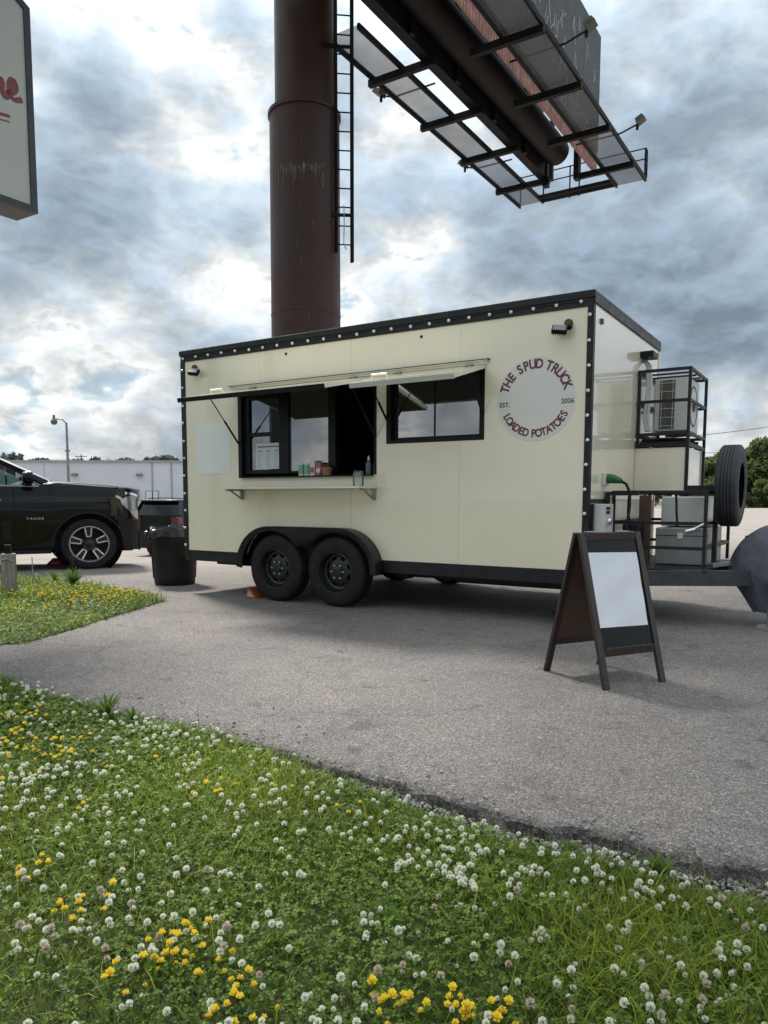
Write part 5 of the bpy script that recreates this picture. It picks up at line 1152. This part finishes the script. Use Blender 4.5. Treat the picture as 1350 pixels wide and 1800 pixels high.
def clover(x, y, z, size, seed, tint):
    rng = np.random.default_rng(seed); n = len(x); a0 = rng.uniform(0, 2*PI, n); tilt = rng.normal(0, 0.35, (n, 2)); Vs = []; ts = []
    for k in range(3):
        a = a0+k*2*PI/3+rng.normal(0, 0.08, n); d = np.stack([np.cos(a), np.sin(a)], 1); s = np.stack([-d[:, 1], d[:, 0]], 1); droop = rng.uniform(-0.15, 0.35, n)
        for (u, v, zz) in ((0.05, 0, 0), (0.55, -0.46, 0.10), (0.98, -0.30, 0.04), (0.90, 0.0, -0.05), (0.98, 0.30, 0.04), (0.55, 0.46, 0.10)):
            xy = d*(u*size)[:, None]+s*(v*size)[:, None]; hz = size*(zz-droop*u*u)+xy[:, 0]*tilt[:, 0]+xy[:, 1]*tilt[:, 1]
            Vs.append(np.stack([x+xy[:, 0], y+xy[:, 1], z+hz], 1)); ts.append(np.clip(tint+(0.15 if u < 0.3 else 0), 0, 1))
    V = np.stack(Vs, 1); b = (np.arange(n)*18)[:, None]; T = []
    for k in range(3):
        for t in ((0, 1, 3), (1, 2, 3), (0, 3, 5), (3, 4, 5)): T.append(b+np.array(t)[None]+k*6)
    return V.reshape(-1, 3), np.concatenate(T), np.stack(ts, 1).ravel()
def add_stuff(name, parts, mats, label, cat):
    V = []; T = []; tn = []; fm = []; o = 0
    for k, (v, t, a) in enumerate(parts): V.append(v); T.append(t+o); tn.append(a); fm.append(np.full(len(t), k)); o += len(v)
    me = raw_mesh(name, np.concatenate(V), np.concatenate(T), mats, np.concatenate(fm), np.concatenate(tn))
    ob = bpy.data.objects.new(name, me); COL.objects.link(ob); ob['kind'] = 'stuff'; tag(ob, label, cat); return ob
def sample_lawn(dens, margin=0.9, seed=0, edge_in=0.03):
    rng = np.random.default_rng(seed); n = int(dens*8.0*6.0); x = rng.uniform(-4.4, 3.6, n); y = rng.uniform(0.9, 6.9, n)
    ey = edge_y(np.clip(x, -14, 14)); gravel = 0.13*sstep(-0.7, 0.8, x)*(0.7+0.6*vnoise(x+20, y+20, 4.0, 3))
    k = (y < ey-edge_in-gravel+0.05*(vnoise(x+9, y+9, 9.0, 5)-0.5)) & (np.abs(x) < 0.54*y+margin)
    return x[k], y[k]
def yellow_mask(x, y): return sum(np.exp(-(((x-a)/r)**2+((y-b)/r)**2)) for a, b, r in YPATCH)
def lawn():
    # clover carpet
    x, y = sample_lawn(5200, seed=1); rng = np.random.default_rng(2); vn = vnoise(x+10, y+10, 2.2, 7); k = rng.random(len(x)) < 0.5+0.7*sstep(0.22, 0.55, vn)
    x, y = x[k], y[k]; z = soil_z(x, y)+rng.uniform(0.012, 0.055, len(x))*(0.7+0.6*vnoise(x+30, y+30, 3, 9)); far = sstep(1.5, 4.5, y)
    c1 = clover(x, y, z, rng.uniform(0.0065, 0.0125, len(x))*(1+0.4*far), 3, np.clip(rng.normal(0.42, 0.22, len(x))+0.5*(vnoise(x+3, y+3, 3.1, 4)-0.5)+8*(z-soil_z(x, y)-0.035), 0, 1))
    x, y = sample_lawn(12500, seed=5); rng = np.random.default_rng(6); gn = vnoise(x+10, y+40, 1.7, 17); k = rng.random(len(x)) < 0.55+0.7*sstep(0.35, 0.7, gn)+0.25*sstep(0.1, 1.0, x)
    x, y, gn = x[k], y[k], gn[k]; n = len(x); hh = rng.gamma(5.0, 0.0115, n)*(0.65+0.75*vnoise(x+10, y+40, 1.7, 17)+0.50*sstep(-0.1, 0.6, x)); hh = np.clip(hh, 0.015, 0.16)
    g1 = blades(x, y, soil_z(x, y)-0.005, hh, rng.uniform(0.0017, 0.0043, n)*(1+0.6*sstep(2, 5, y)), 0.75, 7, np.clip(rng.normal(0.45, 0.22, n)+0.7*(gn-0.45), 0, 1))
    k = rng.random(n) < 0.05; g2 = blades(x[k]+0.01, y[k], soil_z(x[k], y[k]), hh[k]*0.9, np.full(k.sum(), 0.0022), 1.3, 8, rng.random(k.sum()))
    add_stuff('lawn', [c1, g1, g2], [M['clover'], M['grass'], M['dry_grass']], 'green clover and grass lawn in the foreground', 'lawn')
    # far patch
    rng = np.random.default_rng(20); n = 60000; x = rng.uniform(-9.5, -2.2, n); y = rng.uniform(5.4, 10.5, n); k = in_poly(x, y+0.10*(vnoise(x+9, y, 5, 3)-0.5), PATCH) & (x > -0.62*y-0.6); x, y = x[k], y[k]; n = len(x)
    z = np.zeros(n)+0.0; hh = rng.gamma(4, 0.016, n)*(0.6+0.9*vnoise(x+10, y, 1.6, 33))*(0.55+0.45*sstep(5.6, 7.0, y)); 
    p1 = blades(x, y, z, np.clip(hh, 0.02, 0.2), rng.uniform(0.004, 0.008, n), 0.7, 21, np.clip(rng.normal(0.5, 0.25, n)+0.6*(vnoise(x+10, y, 2.6, 34)-0.5), 0, 1))
    m = rng.random(n) < 0.5; p2 = clover(x[m], y[m], hh[m]*0.45+0.01, rng.uniform(0.012, 0.02, m.sum()), 22, np.clip(rng.normal(0.55, 0.25, m.sum()), 0, 1))
    add_stuff('grass_patch', [p1, p2], [M['grass'], M['clover']], 'small overgrown grass patch beside the black SUV', 'grass')
    mb = MB(); P = PATCH; c = P.mean(0); inner = c+(P-c)*0.985; mb.add([(a, b, 0.006) for a, b in inner], [tuple(range(len(P)))]); mb.build('patch_soil', M['soil'], kind='structure')
YPATCH = [(-0.60, 1.66, .06), (-0.52, 1.70, .05), (-0.45, 1.76, .07), (-0.40, 1.70, .05), (-0.49, 1.78, .05), (-0.33, 1.63, .04), (-0.345, 1.53, .04), (-0.27, 1.50, .06), (0.005, 1.55, .04), (-0.01, 1.50, .03), (0.055, 1.54, .03), (0.175, 1.53, .05), (0.165, 1.49, .05), (0.225, 1.49, .05), (0.235, 1.51, .03),
          (-0.79, 1.97, .05), (-0.83, 1.90, .04), (-1.02, 2.08, .05), (-1.48, 3.22, .22), (-1.62, 3.12, .20), (-1.38, 3.00, .16), (-1.72, 3.25, .15), (-1.02, 2.55, .08), (-1.50, 2.42, .07), (-0.95, 3.05, .12), (-0.60, 2.78, .12), (-0.42, 2.72, .08), (-0.68, 2.62, .06), (-0.15, 2.60, .06), (-1.95, 3.6, .2), (-1.70, 3.60, .15)]
lawn()

def flower_parts(kind, seed):
    """one clover head or trefoil cluster as arrays; base of the stem at the origin, unit height 1 = stem top"""
    rng = np.random.default_rng(seed); V = []; T = []; tn = []; fm = []
    def quad(p, a, b, l, w, t0, t1, m):
        o = len(V); V.extend([p-b*w*0.35, p+b*w*0.35, p+a*l*0.6+b*w*0.5, p+a*l, p+a*l*0.6-b*w*0.5]); T.extend([(o, o+1, o+2), (o, o+2, o+4), (o+4, o+2, o+3)]); tn.extend([t0, t0, t1, t1, t1]); fm.extend([m]*3)
    if kind == 'white':
        R = 0.0090; n = 46
        for i in range(n):
            zz = 1-1.62*(i+0.5)/n; ph = i*2.39996; r = math.sqrt(max(0, 1-zz*zz)); d = np.array([r*math.cos(ph), r*math.sin(ph), zz]); up = np.array([0, 0, 1.0])
            a = d*1.0+up*(0.30 if zz > -0.2 else -0.05); a /= np.linalg.norm(a); b = np.cross(a, d+rng.normal(0, .2, 3)); b /= np.linalg.norm(b)+1e-9
            quad(d*R*0.40, a, b, R*(0.62+0.14*rng.random()), R*0.46, 0.55, float(np.clip(0.85+0.2*rng.normal()-(0.22 if zz < -0.35 else 0)-(0.12 if zz > 0.8 else 0), 0, 1)), 0)
    else:
        R = 0.0070
        for i in range(5):
            ph = i*2*PI/5+rng.normal(0, .2); d = np.array([math.cos(ph), math.sin(ph), 0.25]); d /= np.linalg.norm(d); up = np.array([0, 0, 1.0]); s = np.cross(d, up); p = d*R*0.25
            quad(p, d*0.55+up*0.85, s, R*1.25, R*1.35, 0.5, float(rng.uniform(0.6, 1)), 0); quad(p, d, s+up*0.5, R*1.2, R*0.9, 0.3, 0.8, 0); quad(p, d, s-up*0.5, R*1.2, R*0.9, 0.3, 0.7, 0)
    return np.array(V), np.array(T), np.array(tn), np.array(fm)
def flowers():
    hv_ = {'white': [flower_parts('white', s) for s in (1, 2, 3)], 'yellow': [flower_parts('yellow', s) for s in (4, 5, 6)]}
    def stem(h, lean):
        p0, p1 = np.array([0, 0, 0.]), np.array([lean[0], lean[1], h]); w = 0.0009; V = []; 
        for p in (p0, p1):
            for a in (0, 2.1, 4.2): V.append(p+np.array([math.cos(a)*w, math.sin(a)*w, 0]))
        return np.array(V), np.array([(0, 1, 4), (0, 4, 3), (1, 2, 5), (1, 5, 4), (2, 0, 3), (2, 3, 5)])
    def whole(kind, var, h, lean, scale, tip):
        V, T, tn, fm = hv_[kind][var]; ca, sa = math.cos(tip), math.sin(tip); Rm = np.array([[ca, 0, sa], [0, 1, 0], [-sa, 0, ca]]); V = (V*scale)@Rm.T+np.array([lean[0], lean[1], h]); sv, st = stem(h, lean)
        return np.concatenate([V, sv]), np.concatenate([T, st+len(V)]), np.concatenate([tn, np.full(6, 0.5)]), np.concatenate([fm, np.full(6, 1)])
    rng = np.random.default_rng(77)
    # white clover positions
    x, y = sample_lawn(440, 0.35, seed=31, edge_in=0.06); n = len(x)
    dens = 0.30+0.85*sstep(0.35, 0.75, vnoise(x+11, y+3, 2.3, 61))+0.45*sstep(-0.2, 0.8, x)*sstep(2.9, 1.6, y)-0.25*sstep(-0.35, -0.9, x)*sstep(2.0, 1.5, y)
    k = rng.random(n) < dens*0.78; x, y = x[k], y[k]; xy = np.stack([x, y], 1)
    cl = rng.choice(len(xy), len(xy)//3); xy = np.concatenate([xy, xy[cl]+rng.normal(0, 0.018, (len(cl), 2))])
    xy = xy[np.abs(xy[:, 0]) < 0.54*xy[:, 1]+0.3]
    vis = (np.abs(xy[:, 0]) < 0.515*xy[:, 1]+0.02) & (xy[:, 1] > 1.44)
    score = np.where(vis, 1/xy[:, 1], 0); order = np.argsort(-score)
    protos = []
    for kind, mats, sc in (('white', [M['floret'], M['clover']], 1.0), ('white', [M['floret_old'], M['clover']], 1.0)):
        for v in range(3):
            for hh in (0.055, 0.08):
                V, T, tn, fm = whole(kind, v, hh, rng.normal(0, 0.008, 2), 1.05, rng.normal(0, .3)); me = raw_mesh('clover_flower', V, T, mats, fm, tn); protos.append(me)
    def put(name, me, x, y, s, lab, cat, grp):
        o = bpy.data.objects.new(name, me); COL.objects.link(o); o.location = (x, y, float(soil_z(x, y))+0.004); o.rotation_euler = (0, 0, rng.uniform(0, 6.28)); o.scale = (s, s, s*rng.uniform(0.85, 1.15)); tag(o, lab, cat, grp)
    for i in order[:300]:
        old = rng.random() < 0.14; me = protos[(6 if old else 0)+int(rng.integers(0, 6))]
        if old: put('clover_flower', me, xy[i, 0], xy[i, 1], rng.uniform(0.8, 1.2), 'fading pinkish clover flower head in the foreground lawn', 'flower', 'fading clover flowers in the near lawn')
        else: put('clover_flower', me, xy[i, 0], xy[i, 1], rng.uniform(0.5, 1.12), 'white clover flower head in the foreground lawn', 'flower', 'white clover flowers in the near lawn')
    def mass(name, pts, kind, mats, label, cat, zf, sc=(0.8, 1.15), hr=(0.05, 0.09)):
        Vs = []; Ts = []; tn = []; fm = []; o = 0
        for px, py in pts:
            s = rng.uniform(*sc); V, T, t, f = whole(kind, int(rng.integers(0, 3)), rng.uniform(*hr), rng.normal(0, 0.012, 2), s, rng.normal(0, .35)); a = rng.uniform(0, 6.28); c_, s_ = math.cos(a), math.sin(a)
            V = V@np.array([[c_, s_, 0], [-s_, c_, 0], [0, 0, 1]])+np.array([px, py, zf(px, py)]); Vs.append(V); Ts.append(T+o); tn.append(t); fm.append(f); o += len(V)
        me = raw_mesh(name, np.concatenate(Vs), np.concatenate(Ts), mats, np.concatenate(fm), np.concatenate(tn)); ob = bpy.data.objects.new(name, me); COL.objects.link(ob); ob['kind'] = 'stuff'; tag(ob, label, cat)
    mass('clover_flowers', xy[order[300:]], 'white', [M['floret'], M['clover']], 'scattered white clover flowers farther back in the lawn', 'flowers', lambda a, b: float(soil_z(a, b)))
    # yellow trefoil
    pts = []
    for a, b, r in YPATCH:
        for _ in range(int(max(3, min(22, 3+r*75)) if (b < 2.2 or a < -1.3) else 4)): pts.append((a+rng.normal(0, r*0.6), b-(0.035 if b < 2 else 0.0)+rng.normal(0, r*0.6)))
    pts = [p for p in pts if p[1] < float(edge_y(p[0]))-0.08]; pts.sort(key=lambda p: p[1])
    yp = []
    for v in range(3):
        for hh in (0.045, 0.065):
            V, T, tn, fm = whole('yellow', v, hh, rng.normal(0, 0.008, 2), 1.1, rng.normal(0, .25)); yp.append(raw_mesh('trefoil_flower', V, T, [M['petal_yellow'], M['clover']], fm, tn))
    for px, py in pts[:300]: put('trefoil_flower', yp[int(rng.integers(0, 6))], px, py, rng.uniform(0.65, 1.2), 'yellow trefoil flower cluster in the foreground lawn', 'flower', 'yellow flowers in the near lawn')
    if len(pts) > 300: mass('trefoil_flowers', pts[300:], 'yellow', [M['petal_yellow'], M['clover']], 'yellow flowers at the back of the lawn', 'flowers', lambda a, b: float(soil_z(a, b)))
    far = []
    for a, b, r, n in ((-3.05, 7.4, .30, 45), (-3.35, 8.0, .35, 60), (-2.95, 8.05, .25, 55), (-3.75, 7.9, .5, 40), (-2.75, 7.7, .2, 30), (-3.7, 8.6, .5, 40), (-3.4, 7.0, .3, 16)):
        for _ in range(n): far.append((a+rng.normal(0, r*0.6), b+rng.normal(0, r*0.6)))
    far = np.array(far); far = far[in_poly(far[:, 0], far[:, 1], PATCH)]
    mass('patch_flowers', far, 'yellow', [M['petal_yellow'], M['clover']], 'yellow flowers covering the small grass patch', 'flowers', lambda a, b: 0.0, (0.9, 1.4), (0.06, 0.13))
flowers()

def weeds():
    def weed(x, y, z, n, h, w, label, seed, tall=None):
        rng = np.random.default_rng(seed); t = thing('weed', label, 'weed', (x, y, z)); V = []; T = []; tn = []
        for i in range(n):
            a = rng.uniform(0, 6.28); d = np.array([math.cos(a), math.sin(a), 0]); s = np.array([-d[1], d[0], 0]); hh = h*rng.uniform(0.55, 1.1); le = rng.uniform(0.25, 0.9); o = len(V); b = rng.uniform(0.3, 1)
            for u, ww in ((0, 0.12), (0.35, 0.8), (0.65, 1.0), (0.88, 0.6)):
                p = d*hh*le*u**1.4+np.array([0, 0, hh*(u-0.35*le*u*u)]); V += [p-s*w*ww*.5, p+s*w*ww*.5]; tn += [b*0.8, b*0.8]
            V.append(d*hh*le+np.array([0, 0, hh*(1-0.4*le)])); tn.append(b)
            for q in range(3): T += [(o+2*q, o+2*q+1, o+2*q+3), (o+2*q, o+2*q+3, o+2*q+2)]
            T.append((o+6, o+7, o+8))
        me = raw_mesh('leaves', np.array(V), np.array(T), [M['weed']], None, np.array(tn)); ob = bpy.data.objects.new('leaves', me); COL.objects.link(ob); ob.parent = t
        if tall:
            MB().tube([(0, 0, 0), (0.01, 0, tall*.5), (0.0, 0.01, tall)], [0.006, 0.005, 0.003], 6).build('stalk', M['bark'], t)
            mb = MB()
            for i in range(40):
                u = rng.uniform(0.45, 1); a = rng.uniform(0, 6.28); r = 0.05*(1.15-u)+0.01; c = Vector((r*math.cos(a), r*math.sin(a), tall*u)); mb.lathe([(0.001, 0.008), (0.006, 0), (0.001, -0.008)], 5, c=c)
            mb.build('seed_head', M['bark'], t)
    weed(-1.42, 3.72, -0.02, 34, 0.15, 0.014, 'leafy weed sprouting at the asphalt edge left of centre', 1)
    weed(-1.25, 3.62, -0.02, 12, 0.10, 0.018, 'small low weed right beside the leafy edge weed', 6)
    weed(0.84, 2.16, -0.045, 80, 0.085, 0.007, 'bright yellow-green weed clump at the lower right asphalt edge', 2)
    weed(0.60, 2.30, -0.045, 60, 0.065, 0.006, 'bright grass tuft left of the lower right weed clump', 3)
    weed(-3.86, 9.15, 0.0, 60, 0.30, 0.018, 'tall brown-stalked weed at the back of the grass patch', 4, tall=0.42)
    weed(-4.25, 9.55, 0.0, 34, 0.22, 0.016, 'leafy weed left of the brown-stalked weed', 5)
    # broad plantain leaves in the lawn
    weed(0.035, 1.86, -0.03, 6, 0.065, 0.017, 'broad-leaved plantain in the middle of the lawn', 8); weed(-0.285, 1.78, -0.03, 6, 0.07, 0.018, 'broad-leaved plantain beside the yellow flowers', 9)
weeds()

def gravel():
    rng = np.random.default_rng(50); n = 5200; base = np.array([(math.sin(t)*math.cos(p), math.sin(t)*math.sin(p), math.cos(t)) for t, p in ((0.01, 0), (1.0, 0), (1.0, 1.57), (1.0, 3.14), (1.0, 4.71), (2.1, 0.8), (2.1, 2.4), (2.1, 3.9), (2.1, 5.5))])
    tri = np.array([(0, 1, 2), (0, 2, 3), (0, 3, 4), (0, 4, 1), (1, 5, 2), (2, 6, 3), (3, 7, 4), (4, 8, 1), (2, 5, 6), (3, 6, 7), (4, 7, 8), (1, 8, 5)])
    x = rng.uniform(-2.9, 2.6, n); ey = edge_y(x); d = rng.exponential(0.05, n)*(0.35+0.65*sstep(-1.2, 0.8, x)); inside = rng.random(n) < 0.14; y = np.where(inside, ey+rng.exponential(0.10, n), ey-0.006-d)
    k = (d < 0.22); x, y, inside = x[k], y[k], inside[k]; n = len(x); s = rng.gamma(3, 0.0012, n)+0.0018; s = np.minimum(s, 0.011)
    z = np.where(inside, s*0.4, soil_z(x, y)+s*0.5+0.004)
    V = base[None]*(s[:, None, None])*rng.uniform(0.6, 1.3, (n, 9, 1)); a = rng.uniform(0, 6.28, n); c_, s_ = np.cos(a)[:, None], np.sin(a)[:, None]; V = np.stack([V[..., 0]*c_-V[..., 1]*s_, V[..., 0]*s_+V[..., 1]*c_, V[..., 2]*0.75], -1)+np.stack([x, y, z], 1)[:, None]
    T = (tri[None]+(np.arange(n)*9)[:, None, None]).reshape(-1, 3); me = raw_mesh('edge_gravel', V.reshape(-1, 3), T, [M['gravel']]); o = bpy.data.objects.new('edge_gravel', me); COL.objects.link(o); o['kind'] = 'stuff'; tag(o, 'loose gravel along the broken asphalt edge', 'gravel')
gravel()
